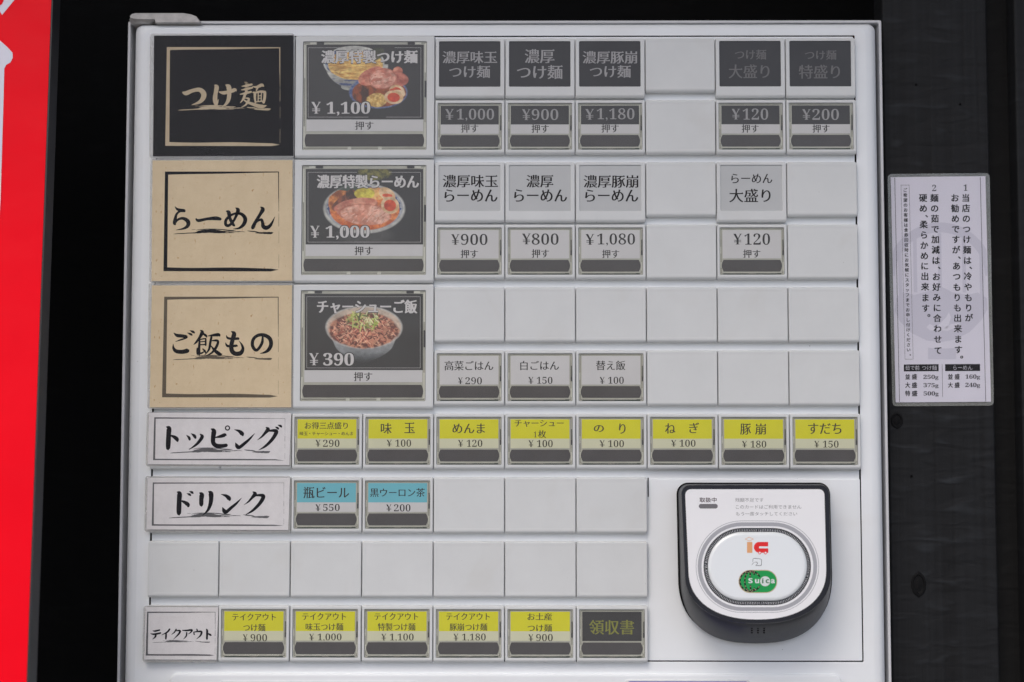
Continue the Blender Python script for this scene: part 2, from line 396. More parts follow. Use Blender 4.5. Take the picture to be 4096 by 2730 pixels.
def put(kind, builder, name, mats, c, r, parent=TM, dz=0, smooth=30):
    """plate part at column c, row r (row 0 is the top one)"""
    loc = Vector(((c-5)*W, 0, -r*P+dz))*.001 - world_loc(parent)
    if kind not in protos:
        o = local_build(builder(), name, mats, smooth); protos[kind] = o
    else:
        o = protos[kind].copy(); COL.objects.link(o)
    o.parent = parent; o.location = loc; o.name = name
    return o
def sub(kind, builder, name, mats, part):
    if kind not in protos:
        o = local_build(builder(), name, mats); protos[kind] = o
    else:
        o = protos[kind].copy(); COL.objects.link(o)
    o.parent = part; o.location = (0,0,0); o.name = name
    return o
SW = (2.9, 46.7, -35.2, -2.3)           # window of a name plate
BW = (2.05, 47.7, -35.9, -2.3)          # window of a push button
GW = (5.7, 94.1, -82.6, -4.3)           # window of a large picture button
def insert(win, Y=.75):
    def f():
        x0, x1, z0, z1 = win; mb = MB(); mb.loops([rr(x0-.3, x1+.3, z0-.3, z1+.3, .7, Y+.8), rr(x0-.3, x1+.3, z0-.3, z1+.3, .7, Y)]); return mb
    return f
def well(win, big=False):
    """stepped clear rim round the label of a push button"""
    def f():
        x0, x1, z0, z1 = win; mb = MB()
        mb.loops([rr(x0-.2, x1+.2, z0-.2, z1+.2, .7, 2.2), rr(x0+.25, x1-.25, z0+.25, z1-.25, .6, 2.2), rr(x0+.25, x1-.25, z0+.25, z1-.25, .6, 1.0),
                  rr(x0+1.0, x1-1.0, z0+1.0, z1-.9, .5, 1.0), rr(x0+1.05, x1-1.05, z0+1.05, z1-.95, .5, 1.5), rr(x0+1.25, x1-1.25, z0+1.3, z1-1.15, .5, 1.5), rr(x0+1.3, x1-1.3, z0+1.35, z1-1.2, .5, 1.1)],
                 mats=[3,3,0,0,3,0,0], cap1=True)
        w = x1-x0
        if not big:
            mb.box(x1-1.35, x1-.35, .8, 2, z0+14, z0+17.5, 2); mb.box(x1-1.35, x1-.35, .8, 2, z0+17.6, z0+25, 3)
            mb.box(x0+.4, x0+1.1, .8, 2, z0+15, z0+20, 1); mb.box(x0+.5, x0+1.2, .85, 2, z0+5, z0+9, 1); mb.box(x1-1.2, x1-.4, .85, 2, z0+3, z0+9, 1)
            mb.box(x0+2.5, x1-2.3, .8, 1.6, z0+.35, z0+1.0, 4); mb.box(x0+w*.45, x0+w*.55, .7, 1.6, z0+.3, z0+.95, 3)
            mb.box(x0+2.2, x1-5, .72, 1.0, z0+1.1, z0+1.3, 1)
        else:
            for q in (.11, .845): mb.box(x0+w*q, x0+w*(q+.057), .8, 2.2, z1-2.1, z1-.3, 2)
            for q in (.055, .905): mb.box(x0+w*q, x0+w*(q+.05), .78, 2.2, z1-2.0, z1-.4, 1)
            mb.box(x0+w*.17, x0+w*.84, .9, 2.2, z1-1.9, z1-.8, 0)
            mb.box(x1-1.6, x1-.3, .8, 2.2, z0+38, z0+50, 2)
            for q in (.365, .61): mb.box(x0+w*q, x0+w*(q+.03), .5, 2.2, z0+.2, z0+2.4, 1)
            mb.box(x0+.5, x0+1.7, .85, 2, z0+2, z0+17, 1); mb.box(x0+.5, x0+1.7, .85, 2, z0+52, z0+76, 1); mb.box(x1-1.7, x1-.5, .85, 2, z0+2, z0+20, 1); mb.box(x1-1.7, x1-.5, .85, 2, z0+56, z0+77, 1)
            mb.box(x0+1, x1-1, .7, 1.4, z0+1.9, z0+2.15, 1)
        return mb
    return f
def strip(x0, x1, z0, z1, Y=.75, bul=1.3):
    def f():
        lp = []
        for k in range(9): t = k/8; lp.append((x1+bul*math.sin(math.pi*t)-bul*.6, z1+(z0-z1)*t))
        for k in range(9): t = k/8; lp.append((x0-bul*math.sin(math.pi*t)+bul*.6, z0+(z1-z0)*t))
        mb = MB(); mb.loops([[(x, Y+.5, z) for x, z in lp], [(x, Y+.1, z) for x, z in lp], [(x*.998+.05, Y, z*.997-.04) for x, z in lp]]); return mb
    return f
def cover(win, big=False):
    def f():
        x0, x1, z0, z1 = win; mb = MB(); d = 1.6 if not big else 2.0; sp = z0+(11.6 if not big else 18.2)
        mb.loops([rr(x0+.4, x1-.4, z0+.5, z1-.4, .7, .55), rr(x0+.6, x1-.6, z0+.7, z1-.6, .6, .3), rr(x0+1.5, x1-1.5, z0+1.9, z1-1.5, .5, .3), rr(x0+1.7, x1-1.7, z0+2.1, z1-1.7, .5, .45)], cap1=True)
        return mb
    return f
def two_tone(x0, x1, z0, zm, z1, Y=.9):
    def f():
        mb = MB(); mb.add([(x0,Y,z1),(x1,Y,z1),(x1,Y,zm),(x0,Y,zm),(x1,Y,z0),(x0,Y,z0)], [(0,3,2,1),(3,5,4,2)]); mb.m = [0, 1]
        mb.add([(x0,Y+.3,z1),(x1,Y+.3,z1),(x1,Y+.3,z0),(x0,Y+.3,z0)], [(0,1,2,3)], 1)
        mb.add([(x0,Y,z1),(x1,Y,z1),(x1,Y+.3,z1),(x0,Y+.3,z1),(x0,Y,z0),(x1,Y,z0),(x1,Y+.3,z0),(x0,Y+.3,z0)], [(0,1,2,3),(4,7,6,5),(0,3,7,4),(1,5,6,2)], 1)
        return mb
    return f
LX0, LX1, LZ0, LZM, LZ1 = 4.15, 45.5, -24.25, -17.6, -4.05

BLANKS = []
for r, cols in ((0, [7]), (1, [7]), (2, [7, 9]), (3, [7, 9]), (4, range(4, 10)), (5, [7, 8, 9]), (6, [0, 1]), (7, [0, 1, 4, 5, 6]), (8, range(0, 7)), (9, [0])):
    for c in cols: put('blank', make_blank, "blank_plate", [WHITE], c, r)

TXT_Y = .72
def name_plate(c, r, dark, lines, label):
    p = put('frame43', lambda: make_frame(W, 43.2, SW), "name_plate", [WHITE], c, r); p['label'] = label
    sub('ins_d' if dark else 'ins_l', insert(SW), "label_film", [LT_DARK if dark else LT_LIGHT], p)
    mb = MB()
    for ln in lines: text(mb, *ln[:6], TXT_Y, ln[6] if len(ln) > 6 else 'm')
    mb.build("lettering", [(DIMINK if c > 7 else GREYINK) if dark else PRINT], p, smooth=0, recalc=False)
def button(c, r, kind, lines, label):
    p = put('frame39', lambda: make_frame(W, HM, BW), "ticket_button", [WHITE], c, r); p['label'] = label
    sub('well', well(BW), "clear_rim", [RIM, RIM_L, RIM_D, RIM_S, PCB], p)
    mt = {'dark': [LB_DARK, LB_WHITE], 'white': [LB_WHITE, LB_WHITE], 'yellow': [LB_YELLOW, LB_CREAM], 'blue': [LB_BLUE, LB_WHITE], 'black': [LB_DARK, LB_DARK]}[kind]
    sub('lab_'+kind, two_tone(LX0, LX1, LZ0, LZM, LZ1), "label_paper", mt, p)
    sub('bar', strip(4.0, 45.6, -33.5, -25.3), "magnet_strip", [BAR], p)
    sub('cover', cover(BW), "clear_cover", [COVER], p)
    dk = MB(); lt = MB()
    for ln in lines:
        light = len(ln) > 7 and ln[7]
        text(lt if light else dk, *ln[:6], .86, ln[6] if len(ln) > 6 else 'm')
    if dk.f: dk.build("lettering", [PRINT_Y if kind == 'yellow' else PRINT], p, smooth=0, recalc=False)
    if lt.f: lt.build("pale_lettering", [YEL_INK if kind == 'black' else GREYINK], p, smooth=0, recalc=False)
def L(c, s, x0, y0, x1, y1, sty='m', light=False): return (c, s, x0, y0, x1, y1, sty, light)

name_plate(4, 0, 1, [L('A3','濃厚味玉',133,228,718,360), L('A3','つけ麺',205,383,643,515)], "dark name plate for rich seasoned egg dipping noodles")
name_plate(5, 0, 1, [L('A3','濃厚',1012,208,1332,358), L('A3','つけ麺',928,378,1418,527)], "dark name plate for rich dipping noodles")
name_plate(6, 0, 1, [L('A3','濃厚豚崩',1632,228,2215,362), L('A3','つけ麺',1708,380,2148,512)], "dark name plate for rich crumbled pork dipping noodles")
name_plate(8, 0, 1, [L('A4','つけ麺',858,315,1142,405,'r'), L('A4','大盛り',802,450,1172,575,'r')], "dark name plate for the large helping of dipping noodles")
name_plate(9, 0, 1, [L('A4','つけ麺',1492,320,1777,407,'r'), L('A4','特盛り',1437,453,1810,578,'r')], "dark name plate for the extra large helping")
name_plate(4, 2, 0, [L('B3','濃厚味玉',135,215,727,350), L('B3','らーめん',153,370,723,502)], "pale name plate for rich seasoned egg ramen")
name_plate(5, 2, 0, [L('B3','濃厚',1030,215,1320,350), L('B3','らーめん',898,370,1467,502)], "pale name plate for rich ramen")
name_plate(6, 2, 0, [L('B3','濃厚豚崩',1642,218,2228,353), L('B3','らーめん',1658,372,2228,502)], "pale name plate for rich crumbled pork ramen")
name_plate(8, 2, 0, [L('B4','らーめん',825,172,1198,257,'r'), L('B4','大盛り',808,308,1182,430,'r')], "pale name plate for the large helping of ramen")
def price(c, yx0, yy0, yx1, yy1, s, x0, y0, x1, y1, light=False, sty='d'):
    return [L(c,'¥',yx0,yy0,yx1,yy1,'m',light), L(c,s,x0,y0,x1,y1,sty,light)]
button(4, 1, 'dark', price('A3',163,848,255,962,'1,000',285,845,685,978,1)+[L('A3','押す',332,1010,518,1100)], "button priced 1,000 yen with a dark label")
button(5, 1, 'dark', price('A3',985,850,1075,965,'900',1088,848,1372,965,1)+[L('A3','押す',1085,1013,1272,1103)], "button priced 900 yen with a dark label")
button(6, 1, 'dark', price('A3',1662,848,1755,962,'1,180',1785,840,2187,975,1)+[L('A3','押す',1833,1010,2020,1100)], "button priced 1,180 yen with a dark label")
button(8, 1, 'dark', price('A4',830,852,905,948,'120',930,848,1160,950,1)+[L('A4','押す',920,992,1075,1067)], "button priced 120 yen with a dark label")
button(9, 1, 'dark', price('A4',1468,855,1545,950,'200',1560,852,1800,952,1)+[L('A4','押す',1560,992,1717,1067)], "button priced 200 yen with a dark label")
button(4, 3, 'white', price('B3',228,850,315,963,'900',330,847,615,965)+[L('B3','押す',328,1015,513,1105)], "button priced 900 yen with a white label")
button(5, 3, 'white', price('B3',985,843,1078,958,'800',1088,842,1375,962)+[L('B3','押す',1087,1010,1273,1102)], "button priced 800 yen with a white label")
button(6, 3, 'white', price('B3',1665,848,1757,963,'1,080',1788,842,2193,978)+[L('B3','押す',1840,1015,2025,1105)], "button priced 1,080 yen with a white label")
button(8, 3, 'white', price('B4',845,715,922,812,'120',945,712,1177,815)+[L('B4','押す',933,858,1090,933)], "button priced 120 yen with a white label")
button(4, 5, 'white', [L('C3','高菜ごはん',155,868,678,970,'r')]+price('C3',300,1045,350,1115,'290',378,1043,555,1118), "white button for rice with pickled greens")
button(5, 5, 'white', [L('C3','白ごはん',965,868,1380,967,'r')]+price('C3',1052,1040,1107,1112,'150',1142,1038,1310,1113), "white button for plain rice")
button(6, 5, 'white', [L('C3','替え飯',1775,865,2090,967,'r')]+price('C3',1815,1040,1870,1112,'100',1905,1038,2073,1113), "white button for extra rice")
button(2, 6, 'yellow', [L('D6','お得三点盛り',165,195,648,272,'r'), L('D6','味玉・チャーシュー・めんま',108,300,708,345,'r')]+price('D6',285,393,343,468,'290',370,392,555,472), "yellow button for the three topping set")
button(3, 6, 'yellow', [L('D6','味',1017,205,1140,325,'r'), L('D6','玉',1280,203,1398,318,'r')]+price('D6',1083,393,1142,467,'100',1180,390,1357,470), "yellow button for seasoned egg")
button(4, 6, 'yellow', [L('D6','めんま',1820,210,2185,320,'r')]+price('D6',1883,395,1942,470,'120',1980,392,2155,472), "yellow button for bamboo shoots")
button(5, 6, 'yellow', [L('D7','チャーシュー',220,170,770,248,'r'), L('D7','1',437,300,465,365,'d'), L('D7','枚',483,285,572,372,'r')]+price('D7',375,398,432,473,'100',470,395,647,475), "yellow button for one slice of roast pork")
button(6, 6, 'yellow', [L('D7','の',1107,228,1220,305,'r'), L('D7','り',1390,210,1463,325,'r')]+price('D7',1172,398,1230,473,'100',1268,397,1445,475), "yellow button for seaweed")
button(7, 6, 'yellow', [L('D7','ね',1905,208,2022,322,'r'), L('D7','ぎ',2175,200,2288,318,'r')]+price('D7',1973,395,2032,468,'100',2068,393,2247,470), "yellow button for spring onion")
button(8, 6, 'yellow', [L('D8','豚',467,220,593,347,'r'), L('D8','崩',640,218,765,347,'r')]+price('D8',488,420,547,495,'180',587,418,770,498), "yellow button for crumbled pork")
button(9, 6, 'yellow', [L('D8','すだち',1255,215,1643,340,'r')]+price('D8',1327,420,1387,495,'150',1427,417,1610,498), "yellow button for citrus")
button(2, 7, 'blue', [L('D6','瓶ビール',150,920,663,1048,'r')]+price('D6',285,1115,343,1190,'550',370,1112,557,1190), "blue button for bottled beer")
button(3, 7, 'blue', [L('D6','黒ウーロン茶',897,935,1512,1032,'r')]+price('D6',1078,1117,1138,1193,'200',1165,1115,1350,1195), "blue button for black oolong tea")
button(1, 9, 'yellow', [L('E1','テイクアウト',1225,850,1683,922,'r'), L('E1','つけ麺',1340,958,1572,1035,'r')]+price('E1',1337,1067,1387,1138,'900',1417,1065,1590,1140), "yellow takeaway button for dipping noodles")
button(2, 9, 'yellow', [L('E2','テイクアウト',138,205,628,283,'r'), L('E2','味玉つけ麺',175,318,597,400,'r')]+price('E2',215,437,270,512,'1,000',310,435,577,522), "yellow takeaway button priced 1,000 yen")
button(3, 9, 'yellow', [L('E2','テイクアウト',945,205,1437,283,'r'), L('E2','特製つけ麺',983,318,1405,402,'r')]+price('E2',1023,437,1080,512,'1,100',1118,435,1385,523), "yellow takeaway button priced 1,100 yen")
button(4, 9, 'yellow', [L('E2','テイクアウト',1748,205,2240,283,'r'), L('E2','豚崩つけ麺',1788,320,2210,403,'r')]+price('E2',1832,437,1887,513,'1,180',1927,435,2193,523), "yellow takeaway button priced 1,180 yen")
button(5, 9, 'yellow', [L('E3','お土産',410,200,678,280,'r'), L('E3','つけ麺',410,322,678,405,'r')]+price('E3',420,433,475,507,'900',505,430,687,508), "yellow button for souvenir dipping noodles")
button(6, 9, 'black', [L('E3','領収書',1085,275,1577,435,'m',True)], "dark receipt button with yellow lettering")

# ---- large picture buttons -----------------------------------------------------------------
NX, NZ = 300, 190
def noise2(h, w, fx, fy, seed, octs=4, per=.55):
    rs = np.random.RandomState(seed); out = np.zeros((h, w)); a = 1; tot = 0
    for o in range(octs):
        gx, gy = max(2, int(fx*2**o)+2), max(2, int(fy*2**o)+2); g = rs.rand(gy+1, gx+1)
        x = np.linspace(0, gx-1.001, w); y = np.linspace(0, gy-1.001, h); xi = x.astype(int); yi = y.astype(int)
        u = x-xi; v = y-yi; u = u*u*(3-2*u); v = (v*v*(3-2*v))[:, None]
        t = (g[yi][:, xi]*(1-u)+g[yi][:, xi+1]*u)*(1-v)+(g[yi+1][:, xi]*(1-u)+g[yi+1][:, xi+1]*u)*v
        out += a*t; tot += a; a *= per
    return out/tot
def lin(c):
    c = np.array(c, float)/255; return np.where(c <= .04045, c/12.92, ((c+.055)/1.055)**2.4)
class Paint:
    """a printed picture worked out point by point on a fine grid (photo coordinates of its crop)"""
    def __init__(s, x0, y0, x1, y1, bg):
        s.X, s.Y = np.meshgrid(np.linspace(x0, x1, NX), np.linspace(y0, y1, NZ)); s.C = np.ones((NZ, NX, 3))*lin(bg); s.n = 0
        s.C *= (1+.25*(noise2(NZ, NX, 60, 40, 3)-.5))[..., None]
    def blend(s, mask, col): s.C = s.C*(1-mask[..., None])+mask[..., None]*col
    def rgb(s, c): return np.ones((NZ, NX, 3))*lin(c)
    def mixn(s, c1, c2, fx, fy, seed, gain=2.2, octs=4):
        t = np.clip((noise2(NZ, NX, fx, fy, seed, octs)-.5)*gain+.5, 0, 1)[..., None]; return lin(c1)*(1-t)+lin(c2)*t
    def ellm(s, cx, cy, rx, ry, rot=0, soft=.05, wob=0, seed=1):
        a = math.radians(rot); dx = s.X-cx; dy = s.Y-cy; u = (dx*math.cos(a)+dy*math.sin(a))/rx; v = (-dx*math.sin(a)+dy*math.cos(a))/ry
        d = np.sqrt(u*u+v*v)
        if wob: d = d+wob*(noise2(NZ, NX, 14, 10, seed)-.5)*2
        return np.clip((1-d)/soft+.5, 0, 1), d, np.arctan2(v, u)
    def e(s, cx, cy, rx, ry, col, **k): m, d, a = s.ellm(cx, cy, rx, ry, **k); s.blend(m, col if isinstance(col, np.ndarray) else s.rgb(col)); return m, d, a
    def build(s, part, Y):
        lum = s.C.sum(2); food = np.clip((lum-.12)*8, 0, 1)
        g = 1+food*(.75*(noise2(NZ, NX, 34, 24, 91, 4, .7)-.5)+.5*(noise2(NZ, NX, 9, 7, 92, 3)-.5))
        s.C = np.clip(s.C*(1+.14*food)[..., None]*g[..., None], 0, 1)**1.05
        n = NX*NZ; vs = []
        c0, x0, x1, y0, y1 = s.crop, s.X[0,0], s.X[0,-1], s.Y[0,0], s.Y[-1,0]
        q = [cp(c0, a, b, Y) for a, b in ((x0,y0),(x1,y0),(x0,y1),(x1,y1))]
        U = (s.X-x0)/(x1-x0); Vv = (s.Y-y0)/(y1-y0)
        XX = (1-U)*(1-Vv)*q[0][0]+U*(1-Vv)*q[1][0]+(1-U)*Vv*q[2][0]+U*Vv*q[3][0]
        ZZ = (1-U)*(1-Vv)*q[0][1]+U*(1-Vv)*q[1][1]+(1-U)*Vv*q[2][1]+U*Vv*q[3][1]
        mb = MB(); mb.v = list(zip(XX.ravel().tolist(), [Y]*n, ZZ.ravel().tolist()))
        mb.f = [(j*NX+i, (j+1)*NX+i, (j+1)*NX+i+1, j*NX+i+1) for j in range(NZ-1) for i in range(NX-1)]; mb.m = [0]*len(mb.f)
        o = mb.build("picture_print", [PICT], part, smooth=0, recalc=False)
        ca = o.data.color_attributes.new("ink", 'FLOAT_COLOR', 'POINT')
        ca.data.foreach_set('color', np.concatenate([np.clip(s.C, 0, 1), np.ones((NZ, NX, 1))], 2).ravel())
        return o
PICT = bpy.data.materials.new("printed_picture"); PICT.use_nodes = True
_t = PICT.node_tree; _a = _t.nodes.new('ShaderNodeVertexColor'); _a.layer_name = "ink"; _t.links.new(_a.outputs[0], _t.nodes['Principled BSDF'].inputs['Base Color'])
_t.nodes['Principled BSDF'].inputs['Roughness'].default_value = .5
BG = (46,46,49)
def egg(p, cx, cy, rx, ry, rot=0, yolk=True):
    p.e(cx, cy, rx, ry, p.mixn((225,200,165), (205,165,120), 20, 16, 5), rot=rot, soft=.05)
    if yolk: p.e(cx-2, cy+2, rx*.66, ry*.68, p.mixn((215,90,45), (190,55,30), 30, 20, 8), rot=rot, soft=.12)
def pic_tsukemen():
    p = Paint(200,180,1612,1082,BG); p.crop = 'A2'
    p.e(770,400,365,200,(205,205,198)); p.e(770,400,350,190,p.mixn((60,80,130),(170,175,180),40,30,4,5)); 
    m_, d, a = p.ellm(805,420,378,292,soft=.03); m = m_*(p.Y > 415); foot = p.ellm(735,690,120,42,soft=.05)[0]
    p.blend(foot, p.rgb((165,165,158))); p.blend(m, p.mixn((205,203,195),(160,160,156),10,30,6)); p.blend(m*np.clip((p.Y-520)/260, 0, .6), p.rgb((105,108,112)))
    bl = np.clip((noise2(NZ, NX, 8, 60, 77)-.56)*12, 0, 1)*m*(p.Y > 590); p.blend(bl, p.rgb((70,85,130)))
    p.e(770,395,365,200,(205,205,198),soft=.02); p.e(770,398,350,190,p.mixn((60,80,130),(150,160,172),40,30,4,5))
    p.e(790,420,330,185,p.mixn((245,212,130),(205,150,72),16,60,9,3.4,5),soft=.04,wob=.03)
    for k in range(9):
        m_, d, a = p.ellm(770+random.uniform(-60,60),430+k*14,300-k*14,30+k*4,rot=random.uniform(-6,6)); p.blend(np.clip(1-np.abs(d-1)*14, 0, 1)*.55*(p.Y < 600)*(p.ellm(790,420,325,180)[0]), p.rgb((240,210,140) if k % 2 else (170,115,50)))
    p.e(770,235,200,34,(190,190,185),soft=.2); p.e(1030,300,110,70,p.mixn((50,60,40),(85,85,65),20,20,10),rot=-30,wob=.15,soft=.2)
    p.e(1065,755,352,195,p.mixn((70,90,140),(115,130,165),60,40,11,4)); p.e(1075,760,325,172,p.mixn((165,85,40),(110,60,35),20,20,12,3),soft=.04)
    p.e(880,760,130,110,p.mixn((150,75,35),(75,45,32),30,10,13,4),rot=-25,wob=.1,soft=.15)
    p.e(1050,850,120,85,p.mixn((230,200,130),(190,150,80),50,40,14,3.5),wob=.12,soft=.1)
    p.e(1300,500,60,55,p.mixn((225,160,135),(185,95,70),20,20,15),wob=.1)
    p.e(980,560,170,95,p.mixn((215,150,125),(180,95,75),22,20,16,2.6),rot=-28,wob=.06)
    p.e(1300,590,130,85,p.mixn((205,130,110),(160,80,65),25,20,17,2.6),rot=15,wob=.05)
    p.e(1120,590,170,125,p.mixn((225,170,150),(190,115,95),20,18,18,2.6),rot=-8,wob=.04)
    for k in range(26): q = random.uniform(0, 6.28); z = random.random()**.5*.8; p.e(1120+math.cos(q)*165*z, 590+math.sin(q)*115*z, random.uniform(10,34), random.uniform(2,6), random.choice([(238,200,180),(190,105,85),(225,175,155)]), rot=random.uniform(-50,30), soft=.6)
    m_, d, a = p.ellm(1120,590,170,125,rot=-8,wob=.04); p.blend(np.clip(1-np.abs(d-.96)*18, 0, 1)*.8, p.rgb((165,75,45)))
    egg(p,1290,745,95,78,20); p.e(1275,738,75,30,p.rgb((200,85,50)),rot=8,soft=.1); p.e(1300,775,90,50,p.rgb((225,200,165)),soft=.1); egg(p,1252,815,115,82,5)
    p.e(1070,965,220,90,p.rgb((80,80,78)),soft=.3) if False else None
    return p
def bowl_key(p, cx, cy, rx, ry):
    m, d, a = p.ellm(cx, cy, rx, ry); key = ((np.floor((d-.80)*28) % 2 == 0) & (d > .80) & (d < .93)) | ((np.floor(a*34/math.pi*1.0) % 3 == 0) & (d > .80) & (d < .93))
    p.blend(np.clip(key*1.0, 0, 1)*m*(p.Y < cy+80), p.rgb((55,75,125)))
def pic_ramen():
    p = Paint(190,172,1605,1082,BG); p.crop = 'B2'
    m, d, a = p.ellm(1010,230,190,85,wob=.35,seed=31,soft=.2); p.blend(m, p.mixn((120,115,60),(70,75,45),40,30,32,4))
    p.e(895,970,330,100,(76,76,76),soft=.4)
    p.e(895,650,492,300,p.mixn((200,200,195),(175,175,170),8,8,33)); p.e(895,640,462,270,(120,130,150)); p.e(895,640,455,265,(168,172,178)); bowl_key(p,895,640,480,285)
    p.e(900,665,420,245,p.mixn((225,140,78),(185,92,45),20,16,34,3),soft=.03)
    p.e(760,430,190,60,p.rgb((70,85,75)),soft=.5)
    p.e(600,560,150,120,p.mixn((215,140,75),(150,80,40),30,14,35,3.5),rot=-35,wob=.1); p.e(650,560,170,62,p.mixn((105,60,45),(150,85,60),30,12,36,4),rot=-35,wob=.1); p.e(740,490,70,70,p.mixn((70,48,42),(110,65,50),30,20,37,4),wob=.2)
    p.e(1010,470,180,75,p.mixn((225,185,120),(205,130,75),40,30,38,3),wob=.12); p.e(900,470,120,70,p.mixn((215,205,85),(185,165,60),30,30,39,3),wob=.15)
    p.e(810,640,250,90,p.mixn((215,155,130),(185,105,85),20,16,40,3),rot=-14,wob=.04); m, d, a = p.ellm(810,640,250,90,rot=-14,wob=.04); p.blend(np.clip(1-np.abs(d-.97)*16, 0, 1)*.8*(p.Y < 660), p.rgb((165,75,50)))
    p.e(790,610,260,82,p.mixn((220,160,135),(190,115,95),20,16,41,3),rot=-10,wob=.04)
    m, d, a = p.e(905,720,315,125,p.mixn((228,180,160),(200,135,112),18,14,42,3),rot=4,wob=.04); p.blend(np.clip(1-np.abs(d-.97)*16, 0, 1)*.85*(p.Y < 760), p.rgb((175,85,60)))
    p.blend(np.clip((p.X-930)/40, 0, 1)*np.clip(1-d, 0, 1)*.6, p.rgb((235,200,180)))
    for k in range(60): p.e(random.uniform(650,1150), random.uniform(620,810), random.uniform(8,44), random.uniform(2,6), random.choice([(185,110,90),(238,200,182),(215,150,125),(205,135,110)]), rot=random.uniform(-60,-20), soft=.5)
    egg(p,1172,478,110,72,35,False); p.e(1175,492,62,22,p.rgb((215,95,60)),rot=5,soft=.15); egg(p,1208,610,112,102,25)
    return p
def pic_rice():
    p = Paint(178,170,1603,1090,BG); p.crop = 'C2'
    m = np.clip((1-np.abs(p.X-892)/(455-np.clip(p.Y-560, 0, 400)*.42-np.clip(p.Y-800, 0, 200)**2*.006))*30, 0, 1)*(p.Y > 560)*np.clip((1010-p.Y-np.abs(p.X-892)*.12)/110, 0, 1)
    sh = np.clip((p.Y-640)/330, 0, 1)[..., None]; p.blend(m, p.rgb((178,180,180))*(1-sh)+p.rgb((92,97,102))*sh)
    p.e(892,575,463,258,(190,188,184)); p.e(892,572,445,240,p.mixn((210,190,172),(180,165,150),10,10,51))
    p.e(890,610,425,212,p.mixn((200,140,112),(110,58,48),34,26,52,5,5),wob=.06,soft=.08); 
    for k in range(330):
        a = random.uniform(0, 6.28); q = math.sqrt(random.random())*.92
        p.e(890+math.cos(a)*410*q, 615+math.sin(a)*200*q, random.uniform(14,42), random.uniform(3,9), random.choice([(220,165,138),(205,140,115),(165,88,70),(120,60,50),(90,48,42),(228,185,155),(185,110,90)]), rot=random.uniform(-70,70), soft=.5)
    for k in range(95):
        a = random.uniform(0, 6.28); q = math.sqrt(random.random())
        p.e(890+math.cos(a)*200*q, 490+math.sin(a)*100*q, random.uniform(18,60), random.uniform(4,9), random.choice([(150,165,70),(185,195,110),(215,215,165),(95,115,45),(70,90,40),(200,205,120)]), rot=random.uniform(-90,90), soft=.4)
    return p
def big_button(r, kind, paint, c, title, tb, yb, ps, pb, ob, rect, gaps, label):
    p = put('frame_big', lambda: make_frame(100, 88.2, GW), "picture_button", [WHITE], 2, r, dz=2.0); p['label'] = label
    sub('well_big', well(GW, True), "clear_rim", [RIM, RIM_L, RIM_D, RIM_S, PCB], p)
    pc = paint(); pc.build(p, .88)
    x0, x1, ym, y1 = {'A2': (198,1606,1082,1224), 'B2': (187,1600,1082,1222), 'C2': (172,1595,1090,1236)}[c]
    mb = MB(); q = [cp(c, a, b, .9) for a, b in ((x0,ym),(x1,ym),(x1,y1),(x0,y1))]
    mb.add([(a, .9, b) for a, b in q], [(0,3,2,1)]); mb.add([(a, 1.05, b) for a, b in q], [(0,1,2,3)]); mb.build("label_paper", [LB_WHITE], p, smooth=0)
    sub('bar_big', strip(GW[0]+1.9, GW[1]-2.1, GW[2]+2.6, GW[2]+11.3, bul=1.2), "magnet_strip", [BAR], p)
    sub('cover_big', cover(GW, True), "clear_cover", [COVER], p)
    ol = MB(); text(ol, c, title, tb[0]-9, tb[1]-9, tb[2]+9, tb[3]+9, .85, 'o'); text(ol, c, '¥', *yb, .85, 'do'); text(ol, c, ps, pb[0]-9, pb[1]-9, pb[2]+9, pb[3]+9, .85, 'do'); ol.build("lettering_outline", [mat("outline_ink", (.045,.045,.047), .5, .3)], p, smooth=0, recalc=False)
    lt = MB(); text(lt, c, title, *tb, .80, 'b', lift=.01); text(lt, c, '¥', *yb, .80); text(lt, c, ps, *pb, .80, 'db')
    def bar(xa, ya, xb, yb_):
        poly(lt, c, [(xa, ya), (xb, ya), (xb, yb_), (xa, yb_)], .84)
    a, b, e, f = rect; t = 3.2
    xs = a
    for g0, g1 in gaps[0]: bar(xs, b, g0, b+t); xs = g1
    bar(xs, b, e, b+t); xs = a
    for g0, g1 in gaps[1]: bar(xs, f-t, g0, f); xs = g1
    bar(xs, f-t, e, f); bar(a, b, a+t, f); bar(e-t, b, e, f)
    lt.build("pale_lettering", [mat("pale_title_ink", (.68,.66,.66), .5, .3)], p, smooth=0, recalc=False)
    dk = MB(); text(dk, c, '押す', *ob, .86, 'r'); dk.build("lettering", [PRINT], p, smooth=0, recalc=False)
big_button(0, 'a', pic_tsukemen, 'A2', '濃厚特製つけ麺', (375,248,1540,405), (258,870,373,1012), '1,100', (440,868,968,1035), (785,1103,1007,1207), (218,215,1580,1055), ([(600,1262)], [(945,1160)]), "large picture button showing noodles and a dipping bowl, priced 1,100 yen")
big_button(2, 'b', pic_ramen, 'B2', '濃厚特製らーめん', (322,242,1557,405), (245,857,358,1000), '1,000', (430,855,960,1022), (778,1103,1000,1212), (215,210,1578,1055), ([(805,1195)], []), "large picture button showing a bowl of ramen, priced 1,000 yen")
big_button(4, 'c', pic_rice, 'C2', 'チャーシューご飯', (325,240,1535,408), (232,885,347,1030), '390', (400,883,770,1035), (770,1112,993,1222), (200,203,1572,1065), ([], []), "large picture button showing a bowl of pork rice, priced 390 yen")

